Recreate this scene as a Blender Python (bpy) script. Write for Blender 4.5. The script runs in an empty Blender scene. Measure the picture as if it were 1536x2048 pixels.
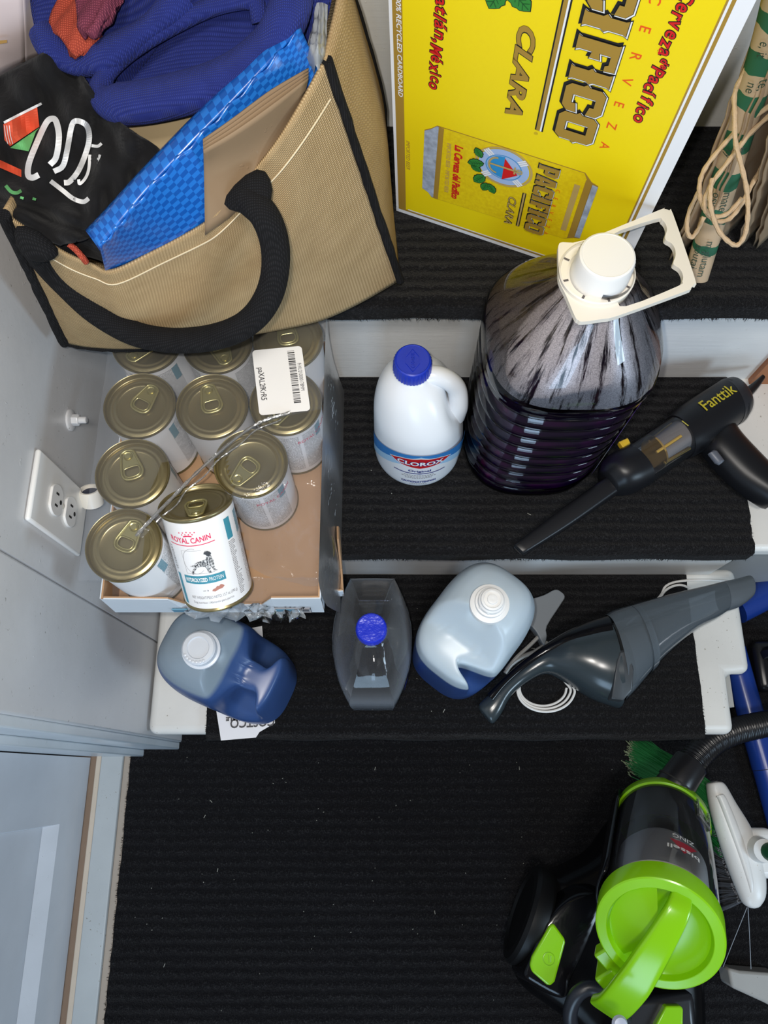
import bpy, bmesh, math, random
from mathutils import Vector, Matrix, Euler, Quaternion
from math import sin, cos, pi, radians as R

# ------------------------------------------------------------------ camera, light, exposure
SC = bpy.context.scene
COL = SC.collection
FPX = 1540.0                       # focal length in pixels of the 1536 x 2048 frame
TILT = math.atan(526.0 / FPX)      # the camera looks down, this far off the vertical
CAMZ = 1.43                        # camera height over the lower floor
cd = bpy.data.cameras.new('camera')
cam = bpy.data.objects.new('camera', cd)
COL.objects.link(cam)
cam.location = (0, 0, CAMZ)
cam.rotation_euler = (TILT, 0, 0)
cd.sensor_fit = 'VERTICAL'
cd.sensor_height = 24.0
cd.lens = FPX / 2048.0 * 24.0
cd.clip_start = 0.02
SC.camera = cam

w = bpy.data.worlds.new('world')
SC.world = w
w.use_nodes = True
w.node_tree.nodes['Background'].inputs[0].default_value = (0.86, 0.86, 0.88, 1)
w.node_tree.nodes['Background'].inputs[1].default_value = 0.16


def area(name, loc, target, size, size_y, power, color):
    l = bpy.data.lights.new(name, 'AREA')
    l.shape = 'RECTANGLE'
    l.size, l.size_y = size, size_y
    l.energy, l.color = power, color
    o = bpy.data.objects.new(name, l)
    COL.objects.link(o)
    o.location = loc
    o.rotation_euler = (Vector(target) - Vector(loc)).to_track_quat('-Z', 'Y').to_euler()
    return o


# the phone's own flash beside its lens, the doorway daylight from behind and below, an added fill light overhead
area('phone_flash', (-0.022, 0.012, CAMZ + 0.012), (0.02, 0.30, 0.2), 0.012, 0.012, 4.2, (1.0, 0.95, 0.88))
area('doorway_daylight', (-0.05, -1.55, 0.85), (0.0, 0.4, 0.40), 0.55, 0.80, 9.5, (0.52, 0.75, 1.0))
area('side_window', (1.15, -0.55, 0.95), (0.1, 0.35, 0.45), 0.26, 0.42, 7.0, (0.62, 0.82, 1.0))
area('overhead_fill', (0.10, -0.35, 2.45), (0.05, 0.15, 0.3), 0.30, 0.22, 16.0, (1.0, 0.96, 0.91))

SC.view_settings.view_transform = 'Standard'
SC.view_settings.look = 'None'
SC.view_settings.gamma = 1.0
SC.view_settings.use_curve_mapping = False
SC.view_settings.exposure = -0.10
SC.cycles.max_bounces = 10
SC.cycles.transparent_max_bounces = 24
SC.cycles.caustics_reflective = False
SC.cycles.caustics_refractive = False
SC.cycles.sample_clamp_indirect = 6.0

# ------------------------------------------------------------------ helpers
rnd = random.Random(7)
T1, T2, T3 = 0.23, 0.46, 0.69      # heights of the three treads
_S, _C = sin(TILT), cos(TILT)


def ray(px, py):
    u, v = px - 768.0, py - 1024.0
    return Vector((u, -v * _C + FPX * _S, -(v * _S + FPX * _C)))


def at(px, py, z):                 # the point at height z seen at a pixel of the photograph
    d = ray(px, py)
    return Vector((0, 0, CAMZ)) + d * ((z - CAMZ) / d.z)


def on_x(px, py, x):
    d = ray(px, py)
    return Vector((0, 0, CAMZ)) + d * (x / d.x)


def on_y(px, py, y):
    d = ray(px, py)
    return Vector((0, 0, CAMZ)) + d * (y / d.y)


class G:
    def __init__(s):
        s.v, s.f = [], []

    def add(s, vs, fs, M=None):
        b = len(s.v)
        s.v += [tuple(M @ Vector(p)) if M else tuple(p) for p in vs]
        s.f += [tuple(b + i for i in f) for f in fs]
        return s

    def box(s, x0, x1, y0, y1, z0, z1, M=None):
        vs = [(x, y, z) for z in (z0, z1) for y in (y0, y1) for x in (x0, x1)]
        return s.add(vs, [(0, 2, 3, 1), (4, 5, 7, 6), (0, 1, 5, 4), (2, 6, 7, 3), (0, 4, 6, 2), (1, 3, 7, 5)], M)

    def loft(s, rings, cap0=True, cap1=True, closed=True, M=None):
        n = len(rings[0])
        vs = [p for r in rings for p in r]
        fs = []
        for i in range(len(rings) - 1):
            for j in range(n if closed else n - 1):
                a, b = i * n + j, i * n + (j + 1) % n
                fs.append((a, b, b + n, a + n))
        if cap0: fs.append(tuple(reversed(range(n))))
        if cap1: fs.append(tuple((len(rings) - 1) * n + j for j in range(n)))
        return s.add(vs, fs, M)

    def lathe(s, prof, n=48, M=None, cap0=True, cap1=True):
        return s.loft([[(r * cos(2 * pi * j / n), r * sin(2 * pi * j / n), z) for j in range(n)] for r, z in prof], cap0, cap1, True, M)

    def tube(s, path, rad, n=12, closed=False, M=None, flat=1.0, up=None):
        P = [Vector(p) for p in path]
        m = len(P)
        rad = rad if isinstance(rad, (list, tuple)) else [rad] * m
        T = []
        for i in range(m):
            a = P[(i - 1) % m] if (closed or i > 0) else P[0]
            b = P[(i + 1) % m] if (closed or i < m - 1) else P[-1]
            T.append((b - a).normalized())
        N = Vector(up) if up else T[0].orthogonal().normalized()
        rings = []
        for i in range(m):
            if up: N = Vector(up)
            N = N - T[i] * N.dot(T[i])
            N = N.normalized() if N.length > 1e-6 else T[i].orthogonal().normalized()
            B = T[i].cross(N)
            rings.append([P[i] + N * (rad[i] * flat * cos(2 * pi * j / n)) + B * (rad[i] * sin(2 * pi * j / n)) for j in range(n)])
        if closed:
            rings.append(rings[0])
            return s.loft(rings, False, False, True, M)
        return s.loft(rings, True, True, True, M)

    def grid(s, pts, M=None):
        return s.loft(pts, False, False, False, M)

    def prism(s, poly, z0, z1, M=None):
        n = len(poly)
        return s.loft([[(x, y, z0) for x, y in poly], [(x, y, z1) for x, y in poly]], M=M)


def catmull(pts, k=8, closed=False):
    P = [Vector(p) for p in pts]
    n = len(P)
    out = []
    for i in range(n if closed else n - 1):
        p0 = P[(i - 1) % n] if (closed or i > 0) else P[0] * 2 - P[1]
        p1, p2 = P[i], P[(i + 1) % n]
        p3 = P[(i + 2) % n] if (closed or i + 2 < n) else P[-1] * 2 - P[-2]
        for j in range(k):
            t = j / k
            out.append(0.5 * ((2 * p1) + (p2 - p0) * t + (2 * p0 - 5 * p1 + 4 * p2 - p3) * t * t + (3 * p1 - p0 - 3 * p2 + p3) * t ** 3))
    if not closed: out.append(P[-1])
    return out


def sring(rx, ry, z, e=2.6, n=48, cx=0.0, cy=0.0):      # a rounded-square ring
    o = []
    for j in range(n):
        a = 2 * pi * j / n
        c, q = cos(a), sin(a)
        o.append((cx + rx * math.copysign(abs(c) ** (2 / e), c), cy + ry * math.copysign(abs(q) ** (2 / e), q), z))
    return o


def empty(name, loc, label, cat, group=None, rot=(0, 0, 0)):
    o = bpy.data.objects.new(name, None)
    COL.objects.link(o)
    o.empty_display_size = 0.03
    o.location = loc
    o.rotation_euler = rot
    o['label'] = label
    o['category'] = cat
    if group: o['group'] = group
    return o


def tag(o, label, cat, group=None, kind=None):
    o['label'] = label
    o['category'] = cat
    if group: o['group'] = group
    if kind: o['kind'] = kind
    return o


def world_of(o):
    M = Matrix.Identity(4)
    while o:
        M = Matrix.LocRotScale(o.location, o.rotation_euler, o.scale) @ M
        o = o.parent
    return M


def obj(name, g, mat, parent=None, smooth=True, local=False, bevel=0.0, sub=0, seg=2, solid=0.0, angle=35, label=None, kind=None):
    """Link one mesh object. Geometry is in world coordinates unless local=True (then in the parent's frame)."""
    me = bpy.data.meshes.new(name)
    me.from_pydata([tuple(v) for v in g.v], [], g.f)
    bm = bmesh.new()
    bm.from_mesh(me)
    bmesh.ops.remove_doubles(bm, verts=bm.verts, dist=1e-6)
    bmesh.ops.recalc_face_normals(bm, faces=bm.faces)
    bm.to_mesh(me)
    bm.free()
    if parent is not None and not local:
        me.transform(world_of(parent).inverted())
    me.materials.append(mat)
    o = bpy.data.objects.new(name, me)
    COL.objects.link(o)
    if parent is not None: o.parent = parent
    if smooth:
        for p in me.polygons: p.use_smooth = True
    if solid:
        m = o.modifiers.new('solid', 'SOLIDIFY')
        m.thickness = solid
        m.offset = 0
    if bevel:
        m = o.modifiers.new('bevel', 'BEVEL')
        m.width, m.segments, m.limit_method, m.angle_limit = bevel, seg, 'ANGLE', R(30)
    if sub:
        m = o.modifiers.new('sub', 'SUBSURF')
        m.levels = m.render_levels = sub
    if smooth and not sub:
        try:
            me.set_sharp_from_angle(angle=R(angle))
        except Exception:
            pass
    if label: o['label'] = label
    if kind: o['kind'] = kind
    return o


def struct(name, g, mat, **k):
    o = obj(name, g, mat, **k)
    o['kind'] = 'structure'
    return o


def copy_tree(o, parent=None):
    c = o.copy()
    COL.objects.link(c)
    c.parent = parent
    for ch in list(o.children):
        copy_tree(ch, c)
    return c


# ------------------------------------------------------------------ materials
def mat(name, color, rough=0.5, metal=0.0, spec=0.5, sheen=0.0, coat=0.0, alpha=1.0):
    m = bpy.data.materials.new(name)
    m.use_nodes = True
    b = m.node_tree.nodes['Principled BSDF']
    b.inputs['Base Color'].default_value = (*color, 1)
    b.inputs['Roughness'].default_value = rough
    b.inputs['Metallic'].default_value = metal
    b.inputs['Specular IOR Level'].default_value = spec
    b.inputs['Sheen Weight'].default_value = sheen
    b.inputs['Coat Weight'].default_value = coat
    return m


def nd(m, t, **k):
    n = m.node_tree.nodes.new(t)
    for a, v in k.items(): setattr(n, a, v)
    return n


def lk(m, a, b):
    m.node_tree.links.new(a, b)


def coords(m, scale=(1, 1, 1), rot=(0, 0, 0), kind='Object'):
    tc = nd(m, 'ShaderNodeTexCoord')
    mp = nd(m, 'ShaderNodeMapping')
    mp.inputs['Scale'].default_value = scale
    mp.inputs['Rotation'].default_value = rot
    lk(m, tc.outputs[kind], mp.inputs[0])
    return mp.outputs[0]


def ramp(m, src, stops):
    r = nd(m, 'ShaderNodeValToRGB')
    e = r.color_ramp.elements
    while len(e) < len(stops): e.new(0.5)
    for q, (p, c) in zip(e, stops):
        q.position = p
        q.color = (*c, 1) if len(c) == 3 else c
    lk(m, src, r.inputs[0])
    return r.outputs[0]


def noise(m, vec, scale, detail=4, rough=0.55):
    n = nd(m, 'ShaderNodeTexNoise')
    n.inputs['Scale'].default_value = scale
    n.inputs['Detail'].default_value = detail
    n.inputs['Roughness'].default_value = rough
    if vec is not None: lk(m, vec, n.inputs['Vector'])
    return n.outputs['Fac']


def bump(m, h, strength=0.3, dist=0.002, prev=None):
    b = nd(m, 'ShaderNodeBump')
    b.inputs['Strength'].default_value = strength
    b.inputs['Distance'].default_value = dist
    lk(m, h, b.inputs['Height'])
    if prev is not None: lk(m, prev, b.inputs['Normal'])
    return b.outputs[0]


def bsdf(m):
    return m.node_tree.nodes['Principled BSDF']


def mixc(m, fac, a, b, typ='MIX'):
    x = nd(m, 'ShaderNodeMix', data_type='RGBA', blend_type=typ)
    for s_, v in ((0, fac), (6, a), (7, b)):
        if hasattr(v, 'default_value'): lk(m, v, x.inputs[s_])
        elif s_ == 0: x.inputs[0].default_value = v
        else: x.inputs[s_].default_value = (*v, 1)
    return x.outputs[2]


def mth(m, op, a, b=0.0, c=None):
    x = nd(m, 'ShaderNodeMath', operation=op)
    for i, v in enumerate((a, b) if c is None else (a, b, c)):
        if hasattr(v, 'default_value'): lk(m, v, x.inputs[i])
        else: x.inputs[i].default_value = v
    return x.outputs[0]


def painted(name, color, dirt=(0.30, 0.27, 0.22), amount=0.25, rough=0.38, speck=True, wood=False, bstr=0.12):
    """Old gloss paint: faint unevenness, brush bumps and small dirt specks."""
    m = mat(name, color, rough)
    v = coords(m)
    big = ramp(m, noise(m, v, 9.0, 5), [(0.35, tuple(c * 0.90 for c in color)), (0.7, color)])
    col = big
    if speck:
        sp = ramp(m, noise(m, v, 230.0, 2), [(0.68, (0, 0, 0)), (0.74, (1, 1, 1))])
        pt = ramp(m, noise(m, v, 22.0, 3), [(0.50, (0, 0, 0)), (0.66, (1, 1, 1))])
        f = mth(m, 'MULTIPLY', mth(m, 'MULTIPLY', sp, pt), amount * 3)
        f = mth(m, 'MINIMUM', f, 0.9)
        col = mixc(m, f, big, dirt)
    lk(m, col, bsdf(m).inputs['Base Color'])
    v2 = coords(m, (1, 12, 12) if wood else (1, 1, 1))
    nb = bump(m, noise(m, v2, 60.0 if not wood else 18.0, 5), bstr, 0.002)
    nb = bump(m, ramp(m, noise(m, v, 130.0, 2), [(0.70, (0, 0, 0)), (0.74, (1, 1, 1))]), 0.25, 0.0012, nb)
    lk(m, nb, bsdf(m).inputs['Normal'])
    return m


def film(name, tint=(1, 1, 1), gloss=0.25, rough=0.05, haze=0.0, hazecol=(0.8, 0.85, 0.9), bump_scale=0.0, bump_str=0.3, edge=0.0):
    """Thin clear plastic: tinted see-through, fresnel gloss on top, optional milky haze."""
    m = bpy.data.materials.new(name)
    m.use_nodes = True
    nt = m.node_tree
    nt.nodes.clear()
    out = nd(m, 'ShaderNodeOutputMaterial')
    tr = nd(m, 'ShaderNodeBsdfTransparent')
    tr.inputs[0].default_value = (*tint, 1)
    cur = tr.outputs[0]
    if haze > 0:
        df = nd(m, 'ShaderNodeBsdfDiffuse')
        df.inputs[0].default_value = (*hazecol, 1)
        mx = nd(m, 'ShaderNodeMixShader')
        mx.inputs[0].default_value = haze
        if edge:                      # plastic looks milkier where it is seen slantwise
            fc = nd(m, 'ShaderNodeLayerWeight')
            fc.inputs[0].default_value = 0.5
            f2 = mth(m, 'POWER', fc.outputs['Facing'], 2.0)
            lk(m, mth(m, 'ADD', mth(m, 'MULTIPLY', f2, edge), haze), mx.inputs[0])
        lk(m, cur, mx.inputs[1])
        lk(m, df.outputs[0], mx.inputs[2])
        cur = mx.outputs[0]
    gl = nd(m, 'ShaderNodeBsdfGlossy')
    gl.inputs['Roughness'].default_value = rough
    lw = nd(m, 'ShaderNodeLayerWeight')
    lw.inputs[0].default_value = gloss
    if bump_scale:
        nb = bump(m, noise(m, coords(m), bump_scale, 3), bump_str, 0.003)
        lk(m, nb, gl.inputs['Normal'])
        lk(m, nb, lw.inputs['Normal'])
    mx = nd(m, 'ShaderNodeMixShader')
    lk(m, lw.outputs['Fresnel'], mx.inputs[0])
    lk(m, cur, mx.inputs[1])
    lk(m, gl.outputs[0], mx.inputs[2])
    lk(m, mx.outputs[0], out.inputs[0])
    return m


def weave(name, c1, c2, scale, rough=0.9, bstr=0.6, kind='Object', rot=(0, 0, 0), spec=0.2):
    """Plain-weave cloth from two crossed wave textures."""
    m = mat(name, c1, rough, spec=spec)
    v = coords(m, (1, 1, 1), rot, kind)
    hs = []
    for d in ('X', 'Y'):
        wv = nd(m, 'ShaderNodeTexWave', wave_type='BANDS', bands_direction=d)
        wv.inputs['Scale'].default_value = scale
        wv.inputs['Distortion'].default_value = 0.6
        wv.inputs['Detail'].default_value = 1.0
        lk(m, v, wv.inputs['Vector'])
        hs.append(wv.outputs['Fac'])
    h = mth(m, 'MULTIPLY', hs[0], hs[1])
    n2 = noise(m, v, scale * 0.35, 4)
    f = mth(m, 'MULTIPLY', mth(m, 'ADD', h, 0.25), mth(m, 'ADD', n2, 0.45))
    lk(m, mixc(m, f, c1, c2), bsdf(m).inputs['Base Color'])
    lk(m, bump(m, h, bstr, 0.0012), bsdf(m).inputs['Normal'])
    return m


M = {}
M['wall'] = painted('wall_paint', (0.64, 0.645, 0.66), dirt=(0.20, 0.19, 0.17), amount=0.30, rough=0.30)
M['riser'] = painted('riser_paint', (0.74, 0.74, 0.73), amount=0.05, rough=0.34, wood=True, bstr=0.14)
M['tread'] = painted('tread_paint', (0.78, 0.77, 0.735), amount=1.4, rough=0.40)
M['door'] = painted('door_paint', (0.66, 0.70, 0.76), amount=0.06, rough=0.28, bstr=0.04)
M['jamb'] = painted('jamb_paint', (0.62, 0.67, 0.71), amount=0.15, rough=0.3)
M['sill'] = painted('sill_paint', (0.47, 0.51, 0.53), dirt=(0.2, 0.18, 0.15), amount=1.0, rough=0.35)
M['dirty'] = painted('dirty_strip', (0.40, 0.34, 0.285), amount=0.9, rough=0.5)
M['beige'] = painted('beige_wood', (0.62, 0.53, 0.43), amount=0.6, rough=0.5)
M['brown'] = painted('brown_wood', (0.33, 0.24, 0.18), amount=0.6, rough=0.5)
M['orange_wood'] = painted('orange_wood', (0.36, 0.12, 0.035), amount=0.1, rough=0.35)
M['white_pl'] = mat('white_plastic', (0.80, 0.80, 0.79), 0.35)
M['cream_pl'] = mat('cream_plastic', (0.78, 0.74, 0.66), 0.35)
M['black_pl'] = mat('black_plastic', (0.010, 0.010, 0.012), 0.28)
M['black_matte'] = mat('black_matte_plastic', (0.012, 0.012, 0.014), 0.5)
M['dark'] = mat('dark_slot', (0.01, 0.01, 0.01), 0.8)


def carpet_mat(name, base=(0.0065, 0.0065, 0.0075), ribs=480.0, ribdir='Y'):
    m = mat(name, base, 1.0, spec=0.05, sheen=0.06)
    v = coords(m)
    wv = nd(m, 'ShaderNodeTexWave', wave_type='BANDS', bands_direction=ribdir)
    wv.inputs['Scale'].default_value = ribs / 20.0
    wv.inputs['Distortion'].default_value = 1.6
    wv.inputs['Detail'].default_value = 2.0
    wv.inputs['Detail Scale'].default_value = 3.0
    lk(m, v, wv.inputs['Vector'])
    fz = noise(m, v, 520.0, 3, 0.7)
    fib = ramp(m, noise(m, v, 380.0, 4, 0.8), [(0.50, (0, 0, 0)), (0.76, (1, 1, 1))])
    spk = ramp(m, noise(m, v, 900.0, 1), [(0.74, (0, 0, 0)), (0.80, (1, 1, 1))])
    patch = noise(m, v, 7.0, 3)
    c = mixc(m, mth(m, 'MULTIPLY', fib, mth(m, 'ADD', mth(m, 'MULTIPLY', wv.outputs['Fac'], 0.55), 0.2)), base, (0.085, 0.085, 0.090))
    c = mixc(m, mth(m, 'MULTIPLY', spk, 0.5), c, (0.13, 0.13, 0.13))
    c = mixc(m, mth(m, 'MULTIPLY', patch, 0.35), c, (0.004, 0.004, 0.006))
    lk(m, c, bsdf(m).inputs['Base Color'])
    h = mth(m, 'ADD', mth(m, 'MULTIPLY', wv.outputs['Fac'], 0.8), mth(m, 'MULTIPLY', fz, 0.9))
    lk(m, bump(m, h, 0.9, 0.005), bsdf(m).inputs['Normal'])
    return m


M['carpet'] = carpet_mat('ribbed_carpet')
M['mat'] = carpet_mat('ribbed_floor_mat', (0.005, 0.005, 0.0065), ribs=380.0)


def curve_mesh(splines, offset=0.0, res=1):
    """Filled flat mesh from closed 2D polygons (holes by even-odd), grown outwards by offset."""
    cu = bpy.data.curves.new('tmp', 'CURVE')
    cu.dimensions = '2D'
    cu.fill_mode = 'BOTH'
    cu.offset = offset
    for poly in splines:
        sp = cu.splines.new('POLY')
        sp.points.add(len(poly) - 1)
        for p, q in zip(sp.points, poly): p.co = (q[0], q[1], 0, 1)
        sp.use_cyclic_u = True
    return _to_geo(cu)


def _to_geo(cu):
    o = bpy.data.objects.new('tmp', cu)
    COL.objects.link(o)
    dg = bpy.context.evaluated_depsgraph_get()
    ev = o.evaluated_get(dg)
    me = ev.to_mesh()
    g = G()
    g.add([tuple(v.co) for v in me.vertices], [tuple(p.vertices) for p in me.polygons])
    ev.to_mesh_clear()
    bpy.data.objects.remove(o)
    bpy.data.curves.remove(cu)
    return g


def text_geo(s, size, shear=0.0, bold=0.0, space=1.0, align='LEFT', width=None, smallcaps=False, sx=1.0):
    cu = bpy.data.curves.new('tmp', 'FONT')
    cu.body = s
    cu.size = size
    cu.shear = shear
    cu.offset = bold
    cu.space_character = space
    cu.align_x = align
    cu.resolution_u = 3
    if smallcaps:
        cu.small_caps_scale = 0.78
        for i, ch in enumerate(s):
            if i: cu.body_format[i].use_small_caps = True
    g = _to_geo(cu)
    if g.v:
        x0, x1 = min(v[0] for v in g.v), max(v[0] for v in g.v)
        k = sx
        if width: k = width / (x1 - x0)
        if align == 'LEFT' and width: g.v = [((v[0] - x0) * k, v[1], v[2]) for v in g.v]
        else: g.v = [(v[0] * k, v[1], v[2]) for v in g.v]
    return g


def mapped(g, fn):
    g.v = [tuple(fn(v[0], v[1])) for v in g.v]
    return g


def merge(*gs):
    o = G()
    for g in gs: o.add(g.v, g.f)
    return o


def split(g, d):                   # cut long edges so that print can wrap round a curved surface
    bm = bmesh.new()
    vs = [bm.verts.new(v) for v in g.v]
    for f in g.f:
        try: bm.faces.new([vs[i] for i in f])
        except ValueError: pass
    bmesh.ops.triangulate(bm, faces=bm.faces)
    for _ in range(3):
        es = [e for e in bm.edges if e.calc_length() > d]
        if not es: break
        bmesh.ops.subdivide_edges(bm, edges=es, cuts=1)
        bmesh.ops.triangulate(bm, faces=bm.faces)
    o = G()
    bm.verts.index_update()
    o.v = [tuple(v.co) for v in bm.verts]
    o.f = [tuple(v.index for v in f.verts) for f in bm.faces]
    bm.free()
    return o


def rect(x0, x1, y0, y1):
    g = G()
    return g.add([(x0, y0, 0), (x1, y0, 0), (x1, y1, 0), (x0, y1, 0)], [(0, 1, 2, 3)])


def poly(pts):
    return curve_mesh([pts])

# ------------------------------------------------------------------ the setting
WX = -0.359                        # the left wall's face
XR = 0.53
g = G(); g.box(-0.75, 1.10, -0.75, 0.32, -0.05, -0.006)
struct('floor', g, M['brown'], smooth=False)
# treads: painted boards with rounded front edges; the lowest one is notched at its right end
g = G(); g.prism([(WX + 0.003, 0.0582), (0.528, 0.0582), (0.528, 0.1484), (0.5655, 0.1484), (0.5655, 0.315), (WX + 0.003, 0.315)], T1 - 0.030, T1)
struct('stair_tread', g, M['tread'], bevel=0.013, seg=4)
g = G(); g.prism([(WX + 0.003, 0.279), (0.95, 0.279), (0.95, 0.545), (WX + 0.003, 0.545)], T2 - 0.030, T2)
struct('stair_tread', g, M['tread'], bevel=0.008, seg=3)
g = G(); g.prism([(WX + 0.003, 0.500), (0.95, 0.500), (0.95, 0.765), (WX + 0.003, 0.765)], T3 - 0.030, T3)
struct('stair_tread', g, M['tread'], bevel=0.008, seg=3)
for x1, y0, z0, z1 in ((0.528, 0.082, 0.0, T1 - 0.03), (0.520, 0.303, T1, T2 - 0.03), (0.95, 0.530, T2, T3 - 0.03), (0.95, 0.745, T3, 1.05)):
    g = G(); g.box(WX, x1, y0, y0 + 0.018, z0, z1)
    if abs(y0 - 0.303) < 1e-6:     # a short end board joins this riser at a fine seam
        g = G(); g.box(WX, 0.4725, y0, y0 + 0.018, z0, z1); g.box(0.4732, x1, y0 + 0.0004, y0 + 0.018, z0, z1)
    struct('stair_riser', g, M['riser'], smooth=False)
M['stringer'] = painted('stringer_paint', (0.40, 0.40, 0.38), amount=0.2, rough=0.45)
g = G(); g.box(0.522, 1.05, 0.335, 0.350, 0.0, T2 - 0.03)
struct('wall_under_stairs', g, M['stringer'], smooth=False)
g = G(); g.box(0.53, 0.545, 0.10, 0.335, 0.0, T1 - 0.032)
struct('stair_stringer', g, M['stringer'], smooth=False)
# left wall: two boards meeting at a fine vertical seam, then the casing of the door opening
g = G(); g.box(WX - 0.04, WX, 0.2008, 1.0, 0.0, 1.40); struct('wall_left', g, M['wall'], smooth=False)
g = G(); g.box(WX - 0.04, WX - 0.0006, 0.055, 0.2000, 0.0, 1.40)
struct('wall_left_end', g, M['wall'], bevel=0.003)
g = G(); g.box(-0.62, WX - 0.004, 0.043, 0.0553, 0.0, 1.40)
struct('trim_1', g, M['jamb'], bevel=0.002)
g = G(); g.box(-0.62, -0.425, 0.031, 0.0432, 0.0, 1.40)
struct('trim_2', g, M['jamb'], bevel=0.002)
# door with a sunk, bevelled panel
DX = -0.517
door = empty('door_1', (DX, -0.3, 0.0), 'white panelled door beside the floor mat', 'door')
door['kind'] = 'structure'
for k in ('label', 'category'): del door[k]
g = G()
g.box(DX - 0.04, DX, -0.80, 0.029, 0.006, 0.108)
g.box(DX - 0.04, DX, -0.074, 0.029, 0.108, 1.40)
obj('door_frame', g, M['door'], door, smooth=False)
g = G()
g.box(DX - 0.03, DX - 0.016, -0.80, -0.074, 0.108, 1.40)
obj('door_panel', g, M['door'], door, smooth=False)
g = G()      # sloping bead round the panel
g.add([(DX, -0.80, 0.108), (DX, -0.074, 0.108), (DX, -0.074, 1.4), (DX - 0.0158, -0.80, 0.134), (DX - 0.0158, -0.0775, 0.134), (DX - 0.0158, -0.0775, 1.4)],
      [(0, 1, 4, 3), (1, 2, 5, 4)])
obj('panel_bead', g, M['door'], door, smooth=False)
# threshold strips
for nm, x0, x1, z, m_ in (('trim_3', -0.506, -0.4965, 0.009, 'beige'), ('trim_4', -0.497, -0.459, 0.010, 'sill'), ('trim_5', -0.459, -0.4455, 0.003, 'dirty')):
    g = G(); g.box(x0, x1, -0.75, 0.032 if nm == 'trim_4' else 0.040, -0.006, z)
    struct(nm, g, M[m_], bevel=0.0015)
# a bit of orange floorboard beyond the upper right edge of the stairs
g = G(); g.box(0.515, 0.9, 0.522, 0.531, T2, T3 - 0.03); struct('trim_6', g, M['orange_wood'], smooth=False)


def fringe(g, line, n, length, spread, down=(0, 0, -1)):
    """short loose fibres along a carpet's cut edge"""
    for _ in range(n):
        t = rnd.random()
        p = line[0].lerp(line[1], t)
        d = (Vector(down) + Vector((rnd.uniform(-1, 1), rnd.uniform(-1, 0.6), rnd.uniform(-0.7, 0.7))) * spread).normalized()
        l = length * rnd.uniform(0.3, 1.0)
        s_ = Vector((rnd.uniform(-1, 1), rnd.uniform(-1, 1), rnd.uniform(-1, 1))).normalized() * 0.0006
        g.add([p - s_, p + s_, p + d * l], [(0, 1, 2)])


def stair_carpet(x0, x1, front, back, z, drop, label):
    """a ribbed runner laid on a tread and folded over its front edge"""
    th = 0.007
    prof = [(back, 0), (back, th)]
    n = 26
    for i in range(1, n): prof.append((back + (front + 0.006 - back) * i / n, th + 0.0011 * sin(i * 2.4)))
    for k in range(7):
        a = pi / 2 * k / 6
        prof.append((front + 0.006 - 0.014 * sin(a), -0.007 + th + 0.007 * cos(a)))
    prof += [(front - 0.008, -drop), (front - 0.001, -drop)]
    nx = 60
    rows = []
    for i in range(nx + 1):
        x = x0 + (x1 - x0) * i / nx
        jig = rnd.uniform(-0.0012, 0.0012)
        row = []
        for (y, h) in prof:
            e = 0.0012 * sin(x * 37 + y * 51)
            xe = x + (rnd.uniform(-0.0016, 0.0016) if i in (0, nx) else 0)
            row.append((xe, y + (e if y < back - 0.01 else 0), z + max(h, -drop + jig) + (0.0006 if h > 0 else 0)))
        rows.append(row)
    g = G()
    g.loft(rows)
    o = obj('stair_carpet', g, M['carpet'], None)
    tag(o, label, 'carpet', 'ribbed carpets on the stairs')
    f = G()
    yf = front - 0.007
    fringe(f, (Vector((x0, yf, z - drop)), Vector((x1, yf, z - drop))), 1500, 0.0055, 0.9, (0, -0.25, -1))
    fringe(f, (Vector((x0, yf, z)), Vector((x1, yf, z))), 500, 0.004, 1.0, (0, -0.8, 0.1))
    fringe(f, (Vector((x1, front, z + 0.004)), Vector((x1, back, z + 0.004))), 500, 0.0045, 0.8, (1, 0, -0.3))
    fringe(f, (Vector((x0, front, z + 0.004)), Vector((x0, back, z + 0.004))), 400, 0.0045, 0.8, (-1, 0, -0.3))
    fr = obj('fringe', f, M['carpet'], o, smooth=False, kind='stuff')
    return o


stair_carpet(-0.2655, 0.480, 0.0582, 0.302, T1, 0.020, 'black ribbed carpet on the lowest stair, under the detergent jugs')
stair_carpet(-0.3, 0.482, 0.279, 0.529, T2, 0.020, 'black ribbed carpet on the middle stair, under the bleach bottle')
stair_carpet(-0.3, 0.95, 0.500, 0.744, T3, 0.020, 'black ribbed carpet on the top stair, under the yellow beer case')
# the big floor mat
g = G()
nx, ny = 60, 50
rows = []
for i in range(nx + 1):
    x = -0.4465 + 1.5 * i / nx
    rows.append([(x + (rnd.uniform(-0.0014, 0.0014) if i == 0 else 0), -0.75 + 0.833 * j / ny, 0.004 + 0.0008 * sin(x * 17 + j * 0.8)) for j in range(ny + 1)])
g.grid(rows)
g.box(-0.445, 1.05, -0.749, 0.083, -0.006, 0.0)
g.box(0.547, 1.05, 0.083, 0.335, -0.006, 0.0045)
o = obj('floor_mat', g, M['mat'])
tag(o, 'large black ribbed floor mat at the foot of the stairs', 'mat')
f = G()
fringe(f, (Vector((-0.4465, -0.75, 0.004)), Vector((-0.4465, 0.083, 0.004))), 700, 0.005, 0.8, (-1, 0, -0.2))
obj('fringe', f, M['mat'], o, smooth=False, kind='stuff')
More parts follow.
